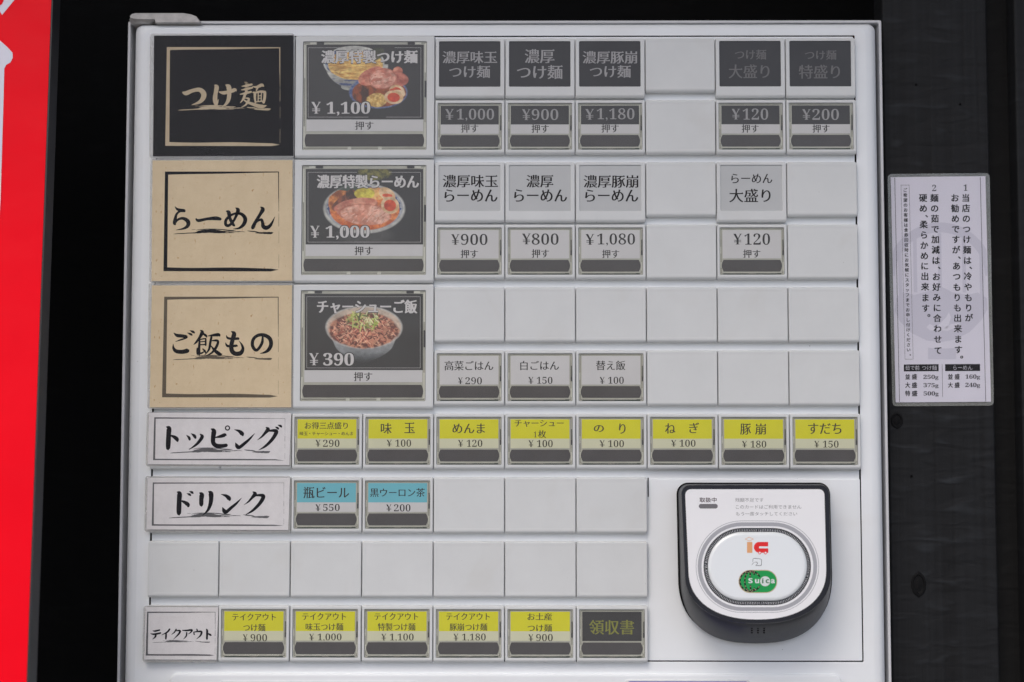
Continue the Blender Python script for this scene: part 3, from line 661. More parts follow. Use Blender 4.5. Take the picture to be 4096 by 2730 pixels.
# lower fascia of the door
lf = MB(); a = at(680, 2695, 3); b = at(3366, 2697, 3); zt = (a[1]+b[1])/2
lf.loops([rr(a[0], b[0], zt-190, zt, 5, 5.5), rr(a[0], b[0], zt-190, zt, 5, 3.2), rr(a[0]+.8, b[0]-.8, zt-189, zt-.8, 4.4, 2.4), rr(a[0]+2, b[0]-2, zt-188, zt-1.6, 4, 2.2)])
lfo = lf.build("lower_fascia", PANEL, TM)
t1 = MB(); a = at(878, 2726, 2); b = at(1674, 2727, 2)
t1.loops([rr(a[0], b[0], a[1]-60, a[1], 2.4, 2.3), rr(a[0], b[0], a[1]-60, a[1], 2.4, 1.7), rr(a[0]+.6, b[0]-.6, a[1]-59, a[1]-.6, 2, 1.3)]); t1.build("raised_panel", WHITE, TM)
t2 = MB(); a = at(2500, 2719, 2); b = at(3000, 2720, 2)
t2.loops([rr(a[0], b[0], a[1]-60, a[1], 2.4, 2.3), rr(a[0], b[0], a[1]-60, a[1], 2.4, 1.7), rr(a[0]+.6, b[0]-.6, a[1]-59, a[1]-.6, 2, 1.3)]); bp = t2.build("raised_panel", WHITE, TM)
t3 = MB(); a = at(2512, 2727, 1); b = at(2992, 2728, 1); t3.loops([rr(a[0], b[0], a[1]-56, a[1], 1.5, 1.4), rr(a[0], b[0], a[1]-56, a[1], 1.5, 1.1)]); t3.build("blue_label", mat("blue_print", (.03,.02,.42), .4, .4), TM)

# ------------------------------------------------------------------ laminated cards on the left
def grain(name, col, col2, scale, rough=.5, fleck=None, coat=.0):
    m = mat(name, col, rough, .15, coat=coat, bump=.12, bscale=700); t = m.node_tree; b = t.nodes['Principled BSDF']
    tc = t.nodes.new('ShaderNodeTexCoord'); n = t.nodes.new('ShaderNodeTexNoise'); n.inputs['Scale'].default_value = scale; n.inputs['Detail'].default_value = 8; n.inputs['Roughness'].default_value = .75
    t.links.new(tc.outputs['Object'], n.inputs['Vector']); r = t.nodes.new('ShaderNodeValToRGB')
    r.color_ramp.elements[0].position = .36; r.color_ramp.elements[0].color = (*col, 1); r.color_ramp.elements[1].position = .66; r.color_ramp.elements[1].color = (*col2, 1)
    t.links.new(n.outputs['Fac'], r.inputs[0]); last = r.outputs[0]
    if fleck:
        v = t.nodes.new('ShaderNodeTexNoise'); v.inputs['Scale'].default_value = 620; v.inputs['Detail'].default_value = 3; mp_ = t.nodes.new('ShaderNodeMapping'); mp_.inputs['Scale'].default_value = (1, 1, .45); mp_.inputs['Rotation'].default_value = (.3, .6, .2)
        t.links.new(tc.outputs['Object'], mp_.inputs[0]); t.links.new(mp_.outputs[0], v.inputs['Vector'])
        r2 = t.nodes.new('ShaderNodeValToRGB'); r2.color_ramp.elements[0].position = .68; r2.color_ramp.elements[0].color = (0,0,0,1); r2.color_ramp.elements[1].position = .74
        x = t.nodes.new('ShaderNodeMixRGB'); x.inputs[2].default_value = (*fleck, 1); t.links.new(v.outputs['Fac'], r2.inputs[0]); t.links.new(r2.outputs[0], x.inputs[0]); t.links.new(last, x.inputs[1]); last = x.outputs[0]
    t.links.new(last, b.inputs['Base Color']); return m
KRAFT = grain("beige_kraft_paper", (.68,.545,.355), (.745,.61,.41), 55, .55, fleck=(.50,.29,.13))
BLACKP = grain("black_printed_paper", (.004,.004,.006), (.024,.024,.028), 700, .5, fleck=(.06,.06,.065))
WHITEP = grain("off_white_textured_paper", (.70,.68,.68), (.78,.76,.76), 90, .6)
CREAM_INK = grain("bare_kraft_lettering", (.52,.42,.28), (.60,.50,.35), 60, .55)
BLK = mat("deep_black_ink", (.012,.012,.016), .6, .12, vary=.3, vscale=500)
BRN = mat("faded_brown_ink", (.125,.10,.07), .55, .3, vary=.15, vscale=200)
GRY = mat("faded_grey_ink", (.12,.12,.125), .55, .3, vary=.15, vscale=200)
SHEET_K = mat("laminate_edge", (.56,.56,.55), .25, .5)
UL = [[(0,66,2),(40,62,9),(90,60,10),(160,56,10),(240,52,11),(262,50,16),(300,42,30),(360,36,36),(430,30,40),(500,34,36),(560,38,20),(620,34,10),(700,30,5)],
      [(262,22,3),(300,14,6),(360,10,9),(460,8,8),(560,14,10),(640,22,10),(720,24,4)], [(540,52,7),(620,50,8),(700,52,4)], [(640,44,5),(720,40,7),(780,34,3)], [(740,42,4),(800,38,5),(830,42,3)],
      [(860,28,4),(900,34,12),(960,38,10),(990,46,5)], [(950,52,5),(1000,52,16),(1080,54,22),(1135,54,24),(1157,46,4)], [(215,14,3),(240,12,4),(256,14,2)], [(460,46,14),(540,48,16),(600,46,6)]]
def underline(mb, c, x0, y0, x1, y1, Y, m=0):
    k = (x1-x0)/1159; ky = (y1-y0)/70
    for i, s in enumerate(UL): brush(mb, c, [(x0+x*k, y0+y*ky, w*ky*.95) for x, y, w in s], Y, m, lift=.003*i, rag=.16, sub=4)
def frame(mb, c, TL, iTL, TR, BL, iBL, tip, Y, m=0, thin=10):
    f = lambda P: [(p, q) for p, q in P]
    poly(mb, c, f([TL, (iTL[0], TL[1]), (iBL[0], BL[1]), BL]), Y, m)
    n = 14; t0 = iTL[1]-TL[1]; up = []; lo = []
    for k in range(n+1):
        t = k/n; x = TL[0]+(TR[0]-TL[0])*t; y = TL[1]+(TR[1]-TL[1])*t
        up.append((x, y)); th = t0*(1-t)+thin*t - (4*math.sin(t*9)*.25*t0/30 if 0 < k < n else 0); lo.append((x if k else iTL[0], y+th))
    for k in range(n): poly(mb, c, [up[k], up[k+1], lo[k+1], lo[k]], Y-.004, m)
    t1 = BL[1]-iBL[1]; prev = None
    for k in range(n+1):
        t = k/n; x = iBL[0]+(tip[0]-iBL[0])*t; yb = BL[1]+(tip[1]+3-BL[1])*min(1, max(0, (t-.93)/.07)); yb = BL[1]+t*3 if t < .93 else BL[1]+3-(BL[1]+3-tip[1])*((t-.93)/.07)
        yt = iBL[1]+(t1*.22)*t*1.2 + (t1*.1*math.sin(t*8)) if t < .93 else iBL[1]+t1*.3+(tip[1]-iBL[1]-t1*.3)*((t-.93)/.07)
        cur = ((x, yt), (x, yb))
        if prev: poly(mb, c, [prev[0], cur[0], cur[1], prev[1]], Y-.004, m)
        prev = cur
    x = TR[0]; H = BL[1]-TR[1]; drift = (tip[0]-TR[0])
    for a, b, w0, w1 in ((0,.27,thin,thin*.8), (.27,.40,thin*.6,thin*.35), (.42,.55,3,4), (.60,.72,2,2), (.83,.97,2.4,2.4)):
        xa, xb = x+drift*a*.3, x+drift*b*.3; poly(mb, c, [(xa-w0, TR[1]+H*a), (xa, TR[1]+H*a), (xb, TR[1]+H*b), (xb-w1, TR[1]+H*b)], Y-.006, m)
def sheet(mb, c, quad, Y, th, m=0, r=0):
    q = [cp(c, x, y, Y) for x, y in quad]
    if r:                                     # rounded corners
        lp = []; n = 4
        for i in range(4):
            a = np.array(q[i-1]); b = np.array(q[i]); d = np.array(q[(i+1) % 4]); u = (a-b)/np.linalg.norm(a-b); v = (d-b)/np.linalg.norm(d-b)
            for k in range(n+1):
                t = k/n; p = (1-t)**2*(b+u*r)+2*t*(1-t)*b+t*t*(b+v*r); lp.append(tuple(p))
        q = lp
    mb.loops([[(x, Y+th, z) for x, z in q], [(x, Y, z) for x, z in q]], cap0=True, cap1=True, m=m)
def card(label, film, paper, pm, build_text, base_loc):
    q = [at(x, y, 0) for x, y in film]; cx = sum(p[0] for p in q)/4; cz = min(p[1] for p in q)
    E_ = empty("menu_card", label, "card", group="laminated cards down the left of the ticket machine", loc=(cx, 0, cz))
    fb = MB(); sheet(fb, 'S', film, -.75, .12, r=2.0); 
    bk = MB(); sheet(bk, 'S', film, -.2, .15, r=2.0)
    pp = MB(); sheet(pp, 'S', paper, -.55, .25); po = pp.build("paper", pm, E_, smooth=0)
    bk.build("laminate_back", clear("laminate_back", (.9,.9,.9), .35, .15), E_, smooth=0)
    fb.build("laminate_front", FILM, E_, smooth=0)
    build_text(po); return E_
def S_(mb, c, strokes, Y, k=1.0):
    for i, s in enumerate(strokes): brush(mb, c, s, Y, 0, k=k, lift=.004*(i % 9))
YT = -.58
TSUKEMEN = [
 [(655,862,14),(690,872,40),(760,845,34),(830,836,40),(873,872,50),(870,920,46),(830,965,30),(750,995,5)],
 [(988,788,10),(1010,808,42),(1000,870,38),(993,930,44),(1004,982,38),(1015,997,14)], [(1012,985,20),(1032,935,4)],
 [(1035,858,10),(1080,868,32),(1150,856,30),(1198,838,36),(1213,848,14)], [(1106,785,12),(1135,806,46),(1142,860,40),(1136,930,38),(1110,982,26),(1062,1020,4)],
 [(1302,755,10),(1325,775,34),(1322,830,28),(1318,880,24)], [(1272,800,6),(1320,794,22),(1380,780,18)], [(1268,838,6),(1320,829,22),(1385,814,16)], [(1255,884,8),(1320,870,22),(1372,857,18)],
 [(1305,890,24),(1290,930,22),(1256,975,4)], [(1300,922,6),(1345,930,20),(1338,958,20),(1312,995,16),(1265,1021,4)], [(1292,940,8),(1330,965,22),(1390,987,30),(1450,1007,36),(1500,1010,28),(1533,998,4)],
 [(1385,800,6),(1430,808,24),(1480,787,30),(1500,800,14)], [(1440,810,18),(1425,845,12)], [(1386,862,8),(1408,872,24),(1410,920,22),(1416,972,14)], [(1410,868,18),(1470,855,22),(1518,862,26)],
 [(1515,865,26),(1512,920,26),(1500,972,24)], [(1445,872,10),(1444,955,10)], [(1478,870,10),(1476,955,10)], [(1447,900,8),(1476,897,8)], [(1447,926,8),(1476,923,8)], [(1418,962,12),(1460,958,12),(1500,955,14)]]
RAMEN = [
 [(406,660,6),(430,688,24),(470,702,34),(512,706,30),(520,722,12)], [(512,718,14),(462,716,22),(424,750,24),(410,800,34),(400,850,36),(410,868,20)], [(404,856,20),(440,812,24),(500,797,32),(556,832,44),(555,882,38),(505,915,22),(420,932,4)],
 [(650,802,16),(680,822,32),(780,803,30),(880,796,42),(936,806,30)],
 [(1000,712,10),(1030,728,42),(1042,790,34),(1075,858,34),(1098,882,20)], [(1110,674,8),(1138,700,42),(1120,760,30),(1080,835,26),(1030,880,30),(996,868,32),(998,818,30),(1042,770,26),(1110,740,24),(1180,748,34),(1222,802,42),(1204,866,38),(1150,910,22),(1080,920,4)],
 [(1400,665,10),(1426,692,44),(1395,750,34),(1340,840,34),(1310,902,40),(1302,918,18)], [(1318,890,14),(1362,834,16),(1408,812,30),(1424,850,34),(1432,890,42),(1470,906,44),(1520,870,30),(1567,776,3)]]
GOHAN = [
 [(392,646,6),(430,675,34),(490,682,36),(538,692,32),(520,710,18),(470,727,16),(412,748,4)], [(386,775,4),(388,820,26),(420,858,40),(490,866,44),(552,852,46),(566,846,20)], [(550,645,5),(590,662,24),(606,674,12)], [(578,618,5),(616,634,26),(634,648,12)],
 [(702,615,10),(722,640,38),(692,700,28),(652,755,22),(622,783,4)], [(722,648,18),(766,678,26),(776,700,8)], [(700,722,12),(730,716,14),(765,712,14)], [(692,715,14),(690,760,22),(686,830,28),(684,880,32),(690,902,16)], [(764,712,16),(762,790,20)], [(690,750,10),(760,745,12)], [(690,785,12),(760,781,14)], [(665,822,14),(664,860,20),(668,895,20)],
 [(690,885,20),(722,878,18),(762,850,5)], [(728,828,8),(752,858,24),(762,880,10)], [(790,682,8),(850,673,26),(912,668,36),(926,684,14)], [(830,690,22),(816,760,26),(800,840,22),(748,906,4)], [(838,736,12),(890,735,26),(906,756,26),(880,820,28),(830,880,20),(768,910,4)], [(818,786,6),(850,830,24),(892,870,38),(930,894,34),(955,890,6)],
 [(1060,628,8),(1092,655,46),(1076,720,44),(1060,800,46),(1070,858,48),(1110,888,46),(1168,880,46),(1195,830,32),(1180,780,20),(1150,740,4)], [(1002,675,6),(1020,706,24),(1080,716,24),(1138,712,28),(1143,724,10)], [(992,760,6),(1012,795,26),(1060,802,24),(1118,795,26),(1130,804,10)],
 [(1424,690,20),(1418,760,30),(1376,830,30),(1340,845,32),(1306,790,36),(1316,720,34),(1370,675,34),(1440,672,38),(1505,710,42),(1522,780,42),(1490,845,36),(1440,875,20),(1392,885,4)]]
TOPPING = [
 [(305,256,8),(335,274,50),(332,350,50),(328,450,52),(326,506,42),(328,520,20)], [(356,356,16),(400,376,36),(428,400,42),(436,424,22)],
 [(538,352,4),(568,380,28),(578,408,22)], [(592,333,4),(630,360,32),(645,388,22)], [(696,340,8),(722,366,36),(700,410,34),(650,465,26),(568,522,4)],
 [(824,280,8),(856,304,50),(850,380,48),(850,438,46),(884,474,46),(950,479,42),(1006,470,36)], [(876,380,12),(940,366,34),(984,351,38),(1000,354,18)],
 [(1095,288,4),(1150,306,30),(1184,335,44),(1194,356,22)], [(1108,440,5),(1126,478,40),(1150,496,36),(1210,452,32),(1270,400,24),(1333,332,3)],
 [(1462,262,8),(1486,285,42),(1450,332,28),(1410,375,18),(1362,410,3)], [(1474,306,16),(1540,300,28),(1582,308,42),(1568,352,40),(1520,420,34),(1450,485,24),(1377,527,3)], [(1570,257,4),(1597,270,24),(1610,284,12)], [(1600,235,4),(1632,247,26),(1645,261,12)]]
DRINK = [
 [(430,1012,8),(458,1032,50),(455,1110,50),(452,1210,52),(452,1262,44),(455,1278,20)], [(482,1116,16),(525,1136,36),(556,1160,42),(560,1184,22)], [(543,1030,4),(575,1042,26),(590,1055,12)], [(572,1005,4),(602,1017,28),(618,1031,12)],
 [(690,1022,8),(716,1042,48),(712,1100,46),(712,1155,44),(714,1176,22)], [(795,1006,8),(822,1028,50),(826,1090,46),(815,1160,40),(785,1228,26),(725,1285,3)],
 [(940,1039,4),(1000,1058,32),(1034,1088,44),(1042,1110,20)], [(958,1190,5),(976,1230,42),(1000,1246,36),(1060,1195,32),(1120,1145,24),(1180,1081,3)],
 [(1310,1010,8),(1336,1035,42),(1300,1080,28),(1260,1125,18),(1208,1163,3)], [(1324,1056,16),(1390,1050,28),(1432,1062,42),(1415,1110,40),(1370,1170,34),(1300,1235,24),(1220,1280,3)]]
TAKEOUT = [
 [(395,1030,5),(420,1033,16),(468,1022,14)], [(371,1060,5),(410,1066,18),(478,1053,16)], [(428,1065,16),(420,1095,16),(390,1120,3)], [(572,1012,16),(545,1045,16),(487,1075,3)], [(535,1050,14),(533,1090,18),(531,1117,14)],
 [(640,1014,14),(622,1045,12),(590,1070,3)], [(640,1030,10),(680,1031,18),(664,1066,16),(610,1120,3)], [(705,1025,8),(750,1027,16),(804,1022,18),(790,1048,12),(765,1065,4)], [(750,1048,12),(745,1085,14),(715,1118,3)],
 [(855,1009,8),(861,1032,16)], [(822,1043,8),(829,1070,14)], [(825,1044,10),(870,1038,14),(904,1041,20),(893,1080,16),(850,1118,3)], [(952,1012,6),(963,1030,20),(961,1118,18)], [(966,1055,8),(995,1072,20),(1008,1080,8)]]
def _t1(po):
    mb = MB(); S_(mb, 'A1', TSUKEMEN, YT-.03); underline(mb, 'A1', 605,993,1575,1055, YT-.01); frame(mb, 'A1', (490,390),(522,421),(1675,392),(473,1422),(515,1383),(1670,1410), YT-.01)
    mb.build("brush_lettering", CREAM_INK, po, smooth=0, recalc=False)
def _t(c, st, ul, fr, fm, thin=10):
    def f(po):
        mb = MB(); S_(mb, c, st, YT-.03)
        if c == 'D1' and st is TOPPING: ringpx(mb, c, ell(1016,270,31,31,24), ell(1016,270,17,17,24), YT-.03)
        mb.build("brush_lettering", BLK, po, smooth=0, recalc=False)
        m2 = MB(); underline(m2, c, *ul, YT-.01); frame(m2, c, *fr, YT-.01, thin=thin); m2.build("brush_frame", fm, po, smooth=0, recalc=False)
    return f
card("black laminated card with pale brush lettering つけ麺, topmost of the cards", [(600,136),(1178,134.5),(1176.5,632),(597,634)], [(616.2,143.3),(1173.5,141.8),(1173.8,623.6),(612,625.5)], BLACKP, _t1, None)
card("beige kraft card with black brush lettering らーめん inside a black frame", [(602,634.8),(1178.3,634.3),(1176,1130),(597.2,1131.5)], [(610,643),(1170,641.5),(1168.5,1123.6),(605.8,1125.3)], KRAFT,
     _t('B1', RAMEN, (388,913,1547,983), ((290,253),(328,290),(1614,253),(272,1410),(316,1365),(1610,1393)), BLK), None)
card("beige kraft card with black brush lettering ご飯もの inside a brown frame", [(594.5,1133.2),(1175,1132.8),(1172.5,1635.5),(589.3,1636.6)], [(607.5,1142.7),(1168,1141.7),(1164.5,1630),(598.6,1630.2)], KRAFT,
     _t('C1', GOHAN, (380,898,1535,963), ((281,226),(318,261),(1610,226),(256,1394),(302,1350),(1600,1382)), BRN), None)
card("wide white card with black brush lettering トッピング beside the yellow buttons", [(588,1649),(1167,1650),(1164.5,1868),(582.7,1866.3)], [(596.2,1652),(1164.5,1653.4),(1157.7,1861),(590.3,1857.7)], WHITEP,
     _t('D1', TOPPING, (350,493,1512,566), ((165,145),(183,162),(1685,158),(151,643),(175,627),(1680,650)), GRY, 3), None)
card("wide white card with black brush lettering ドリンク beside the blue buttons", [(581.4,1905),(1165.2,1905.5),(1162.5,2130),(577.2,2128.8)], [(590.3,1912.8),(1160,1912),(1153.2,2121),(585.8,2118.5)], WHITEP,
     _t('D1', DRINK, (333,1248,1502,1320), ((148,902),(163,918),(1672,905),(136,1405),(160,1387),(1668,1402)), GRY, 3), None)
card("small white card with black brush lettering テイクアウト, lowest of the cards", [(574.8,2424.5),(875,2424.8),(869.3,2650),(569.8,2649)], [(582.4,2429.5),(873,2430),(865.5,2640),(577.4,2638.8)], WHITEP,
     _t('E1', TAKEOUT, (388,1126,995,1156), ((335,830),(350,845),(1050,833),(320,1290),(343,1272),(1040,1287)), GRY, 5), None)
# plain backing plates under the three large cards
for k in range(3):
    put('backing', lambda: make_blank(100, 87.5), "backing_plate", [WHITE], 0, 2*k, dz=1.8)

# ------------------------------------------------------------------ card reader
q0 = at(3070, 2574, 5)
CR = empty("card_reader", "rounded black and white card reader with a green logo on its oval touch pad", "card reader", loc=(q0[0], 5, q0[1]))
def respl(pts, n=96):
    """closed outline resampled evenly"""
    P_ = [np.array(p, float) for p in pts]; D = [0]
    for i in range(len(P_)): D.append(D[-1]+np.linalg.norm(P_[(i+1) % len(P_)]-P_[i]))
    out = []
    for k in range(n):
        t = D[-1]*k/n; i = max(j for j in range(len(P_)) if D[j] <= t+1e-9); u = (t-D[i])/(D[i+1]-D[i]+1e-9); out.append(tuple(P_[i]*(1-u)+P_[(i+1) % len(P_)]*u))
    return out
def arc(cx, cy, rx, ry, a0, a1, n=8): return [(cx+rx*math.cos(math.radians(a0+(a1-a0)*k/n)), cy+ry*math.sin(math.radians(a0+(a1-a0)*k/n))) for k in range(n+1)]
EX = [2.25]
def shield(xl, xr, xl2, xr2, yt, ys, yb, r, fl=.16):
    """flat top with round corners, sides running in slightly, round bottom; same point count always"""
    cx = (xl2+xr2)/2; hw = (xr2-xl2)/2; p = []
    p += arc(xr-r, yt+r, r, r, -90, 0, 8)
    p += [(xr+(xr2-xr)*t, yt+r+(ys-yt-r)*t) for t in (.25,.5,.75)]
    for k in range(33):
        a = math.pi*k/32; ex = EX[0]; cc, ss = math.cos(a), math.sin(a)
        p.append((cx+hw*math.copysign(abs(cc)**(2/ex), cc), ys+(yb-ys)*abs(ss)**(2/ex)))
    p += [(xl2+(xl-xl2)*t, ys+(yt+r-ys)*t) for t in (.25,.5,.75)]
    p += arc(xl+r, yt+r, r, r, 180, 270, 8)
    return p
def lp(sh, Y): return [(*cp('F', x, y, Y)[:1], Y, cp('F', x, y, Y)[1]) for x, y in sh]
EX[0] = 2.5
foam = shield(196,1329,207,1344,95,770,1262,84); base = shield(208,1322,222,1338,106,765,1281,74)
EX[0] = 2.25
bez = shield(231,1323,256,1336,113,760,1138,64); fac = shield(260,1288,284,1301,143,740,1105,42)
GUN = mat("gunmetal_plastic", (.026,.028,.033), .38, .35, vary=.08, vscale=30, bump=.15, bscale=2500)
BEZ = mat("black_gloss_bezel", (.010,.010,.014), .2, .3)
mb = MB(); mb.loops([lp(foam, 5), lp(foam, 1)], cap1=True); mb.build("foam_gasket", mat("black_foam", (.012,.012,.013), .95, .1, bump=1, bscale=1500), CR, smooth=0)
mb = MB(); mb.loops([lp(base, 3.5), lp(base, -1), lp([(a*.3+b*.7, c*.3+d*.7) for (a, c), (b, d) in zip(bez, base)], -9), lp([(a*.8+b*.2, c*.8+d*.2) for (a, c), (b, d) in zip(bez, base)], -22), lp(bez, -25)]); mb.build("housing", GUN, CR, smooth=50)
b2 = shield(236,1318,261,1331,118,760,1132,60); b3 = shield(257,1291,281,1304,140,742,1108,44)
mb = MB(); mb.loops([lp(bez, -24.9), lp(bez, -26.2), lp(b2, -27.0), lp(b3, -27.0), lp(b3, -26.2)], cap1=False); mb.build("bezel", BEZ, CR, smooth=35)
YF = -26.6
pad_o = stad(395,430,1188,1000); 
mb = MB(); pad_r = [(x, y) for x, y in stad(395,430,1188,1000, 285, 13)]
fx = respl(fac, 112); 
# the face plate is a ring round the oval recess
def start_right(pts):
    cx = sum(p[0] for p in pts)/len(pts); cy = sum(p[1] for p in pts)/len(pts)
    best = []
    n = 288
    for k in range(n):                       # sample by angle so the two outlines pair up
        a = 2*math.pi*k/n; d = (math.cos(a), math.sin(a)); t_best = None
        for i in range(len(pts)):
            x1, y1 = pts[i]; x2, y2 = pts[(i+1) % len(pts)]
            den = d[0]*(y2-y1)-d[1]*(x2-x1)
            if abs(den) < 1e-9: continue
            t = ((x1-792)*(y2-y1)-(y1-715)*(x2-x1))/den; u = ((x1-792)*d[1]-(y1-715)*d[0])/den
            if t > 0 and -1e-6 <= u <= 1+1e-6 and (t_best is None or t > t_best): t_best = t
        best.append((792+d[0]*t_best, 715+d[1]*t_best))
    return best
fa = start_right(fac); pa = start_right(pad_r)
FACE = mat("silver_white_face", (.81,.81,.82), .32, .5, vary=.02, vscale=40, bump=.03, bscale=2000)
mb.loops([lp(fa, YF+.8), lp(fa, YF), lp(pa, YF), lp(pa, YF+2.5)], cap1=False); fp = mb.build("face_plate", FACE, CR, smooth=35)
mb = MB()
for A, B in ((stad(338,375,1248,1055), stad(342,379,1244,1051)), (stad(352,388,1234,1042), stad(380,416,1206,1014))): ringpx(mb, 'F', A, B, YF-.05)
mb.build("oval_print", mat("silver_grey_ink", (.36,.365,.39), .35, .5), fp, smooth=0, recalc=False)
mb = MB(); poly(mb, 'F', stad(360,252,500,286), YF-.06); mb.build("status_lamp", mat("unlit_lamp", (.14,.135,.14), .3, .5), CR, smooth=0, recalc=False)
mb = MB(); text(mb, 'F', '取扱中', 365,205,492,240, YF-.06, 'k'); mb.build("lettering", mat("dark_plum_ink", (.05,.025,.03), .5, .3), fp, smooth=0, recalc=False)
mb = MB(); text(mb, 'G', '残額不足です', 630,103,985,153, YF-.06, 'g'); text(mb, 'G', 'このカードはご利用できません', 637,190,1460,240, YF-.06, 'g'); text(mb, 'G', 'もう一度タッチしてください', 638,277,1407,325, YF-.06, 'g')
mb.build("grey_lettering", mat("mid_grey_ink", (.24,.235,.24), .5, .3), fp, smooth=0, recalc=False)
# oval well, tick ring, pad
pi = start_right(stad(426,459,1160,968, 254, 13)); pj = start_right(stad(434,467,1152,960, 246, 13)); pk = start_right(stad(452,486,1134,942, 228, 13))
mb = MB(); mb.loops([lp(pa, YF+.1), lp(pa, YF+2.4), lp(pi, YF+2.4)], cap1=True); mb.build("oval_recess", mat("dark_recess", (.05,.05,.055), .4, .5), CR, smooth=20)
mb = MB(); cx, cy = 791.5, 715
o1 = respl(stad(403,438,1180,992), 170); o2 = respl(stad(421,455,1163,974), 170)
for k in range(170):
    (x1, y1) = o1[k]; j = min(range(170), key=lambda j: (o2[j][0]-x1)**2+(o2[j][1]-y1)**2); x2, y2 = o2[j]; l = math.hypot(x2-x1, y2-y1); nx_, ny_ = -(y2-y1)/l*1.1, (x2-x1)/l*1.1
    poly(mb, 'F', [(x1+nx_,y1+ny_),(x1-nx_,y1-ny_),(x2-nx_,y2-ny_),(x2+nx_,y2+ny_)], YF+1.0)
tag(mb.build("tick_ring", mat("silver_ticks", (.8,.81,.83), .3, .5), CR, smooth=0, recalc=False), kind="stuff")
mb = MB(); mb.loops([lp(pi, YF+2.3), lp(pi, YF+.4), lp(pj, YF-.3), lp(pk, YF-.6)]); pad = mb.build("touch_pad", mat("milky_glass_pad", (.76,.79,.80), .08, .5, coat=.6), CR, smooth=60)
YP = YF-.66
mb = MB(); mb.add([], []); 
poly(mb, 'G', stad(778,655,845,792,6,3), YP); ringpx(mb, 'G', [(750,618),(805,591),(864,618),(807,647)], [(762,618),(805,598),(852,618),(806,640)], YP)
mb.build("orange_mark", mat("orange_ink", (.72,.36,.16), .4, .4), pad, smooth=0, recalc=False)
RED = mat("red_ink", (.74,.012,.012), .4, .4)
mb = MB(); cr = [(1043,655),(932,655)]+arc(932,722,68,68,-90,-180,8)[1:]+arc(932,722,68,68,180,90,8)[1:]+[(1045,790),(1045,735),(940,735)]+arc(940,722.5,13,12.5,90,270,6)[1:]+[(1043,710)]
poly(mb, 'G', cr, YP)
for x in (937, 1010): ringpx(mb, 'G', ell(x,790,20,20,20), ell(x,790,12,12,20), YP-.02)
mb.build("red_mark", RED, pad, smooth=0, recalc=False)
mb = MB()
for x in (937, 1010): poly(mb, 'G', ell(x,790,12.2,12.2,20), YP-.03)
mb.build("white_wheel_mark", mat("white_ink", (.78,.78,.78), .4, .4), pad, smooth=0, recalc=False)
mb = MB(); brush(mb, 'G', [(851,905,4),(851,882,4),(856,866,5),(872,861,5),(905,862,5),(940,867,5),(956,876,5),(960,895,5),(960,930,5),(955,946,6),(940,951,6),(905,951,5),(885,949,4),(900,938,4),(908,922,6),(902,909,5),(885,907,4),(862,916,4),(836,944,4)], YP, lift=.01, sub=3)
mb.build("touch_mark", BLK, pad, smooth=0, recalc=False)
TAN = mat("tan_ink", (.52,.42,.27), .4, .4); GRN = mat("green_ink", (.0,.30,.06), .35, .4)
mb = MB(); ringpx(mb, 'G', stad(671,1005,1158,1296), stad(680,1014,1149,1286), YP-.02); lg = mb.build("logo_rim", TAN, pad, smooth=0, recalc=False)
mb = MB(); poly(mb, 'G', stad(679,1013,1150,1287), YP-.01); mb.build("logo_field", GRN, pad, smooth=0, recalc=False)
mb = MB(); md = MB()
def track(pts, w=17):
    brush(mb, 'G', [(x, y, w) for x, y in pts], YP-.03, sub=2)
    n = len(pts)
    for i in range(0, n-1, 2):
        (x1, y1), (x2, y2) = pts[i], pts[i+1]; brush(md, 'G', [(x1*.75+x2*.25, y1*.75+y2*.25, 6.5), (x1*.25+x2*.75, y1*.25+y2*.75, 6.5)], YP-.06, sub=1)
def mer(rx, a0, a1, n): return [(820+rx*math.cos(math.radians(a0+(a1-a0)*k/n)), 1148+127*math.sin(math.radians(a0+(a1-a0)*k/n))) for k in range(n+1)]
track(mer(133, 330, 30-0, 22)) if False else track(mer(131, 25+5, 332, 26)); track(mer(70, 100, 260, 14)); track([(817,1022),(818,1045),(818,1068),(818,1092)]); track([(822,1200),(822,1222),(823,1245),(824,1270)])
track(mer(70, 285, 318, 4)); track(mer(70, 42, 78, 4))
mb.build("logo_tracks", BLK, pad, smooth=0, recalc=False); md.build("logo_dashes", TAN, pad, smooth=0, recalc=False)
mb = MB(); poly(mb, 'G', ell(1006,1148,63,63,32), YP-.08)
for ch, a, b, c_, d in (('S',795,1108,849,1173), ('u',878,1120,930,1173), ('a',1079,1120,1129,1173)): text(mb, 'G', ch, a, b, c_, d, YP-.10, 'kk')
mb.build("logo_lettering", mat("logo_white", (.66,.70,.69), .4, .4), pad, smooth=0, recalc=False)
mb = MB()
for ch, a, b, c_, d in (('i',964,1112,986,1173), ('c',1011,1122,1058,1173)): text(mb, 'G', ch, a, b, c_, d, YP-.10, 'kk')
mb.build("logo_green_lettering", mat("logo_green", (.06,.19,.10), .4, .4), pad, smooth=0, recalc=False)
# speaker holes on the sloping lower side
for i in range(3):
    for j in range(3):
        x, y = 752+45*i, 1170+16.5*j; Yh_ = -23.4+(y-1150)*.153
        mb = MB(); poly(mb, 'F', ell(x, y, 8, 5, 12), Yh_-1.2); mb.build("speaker_hole", SLOT, CR, smooth=0, recalc=False)

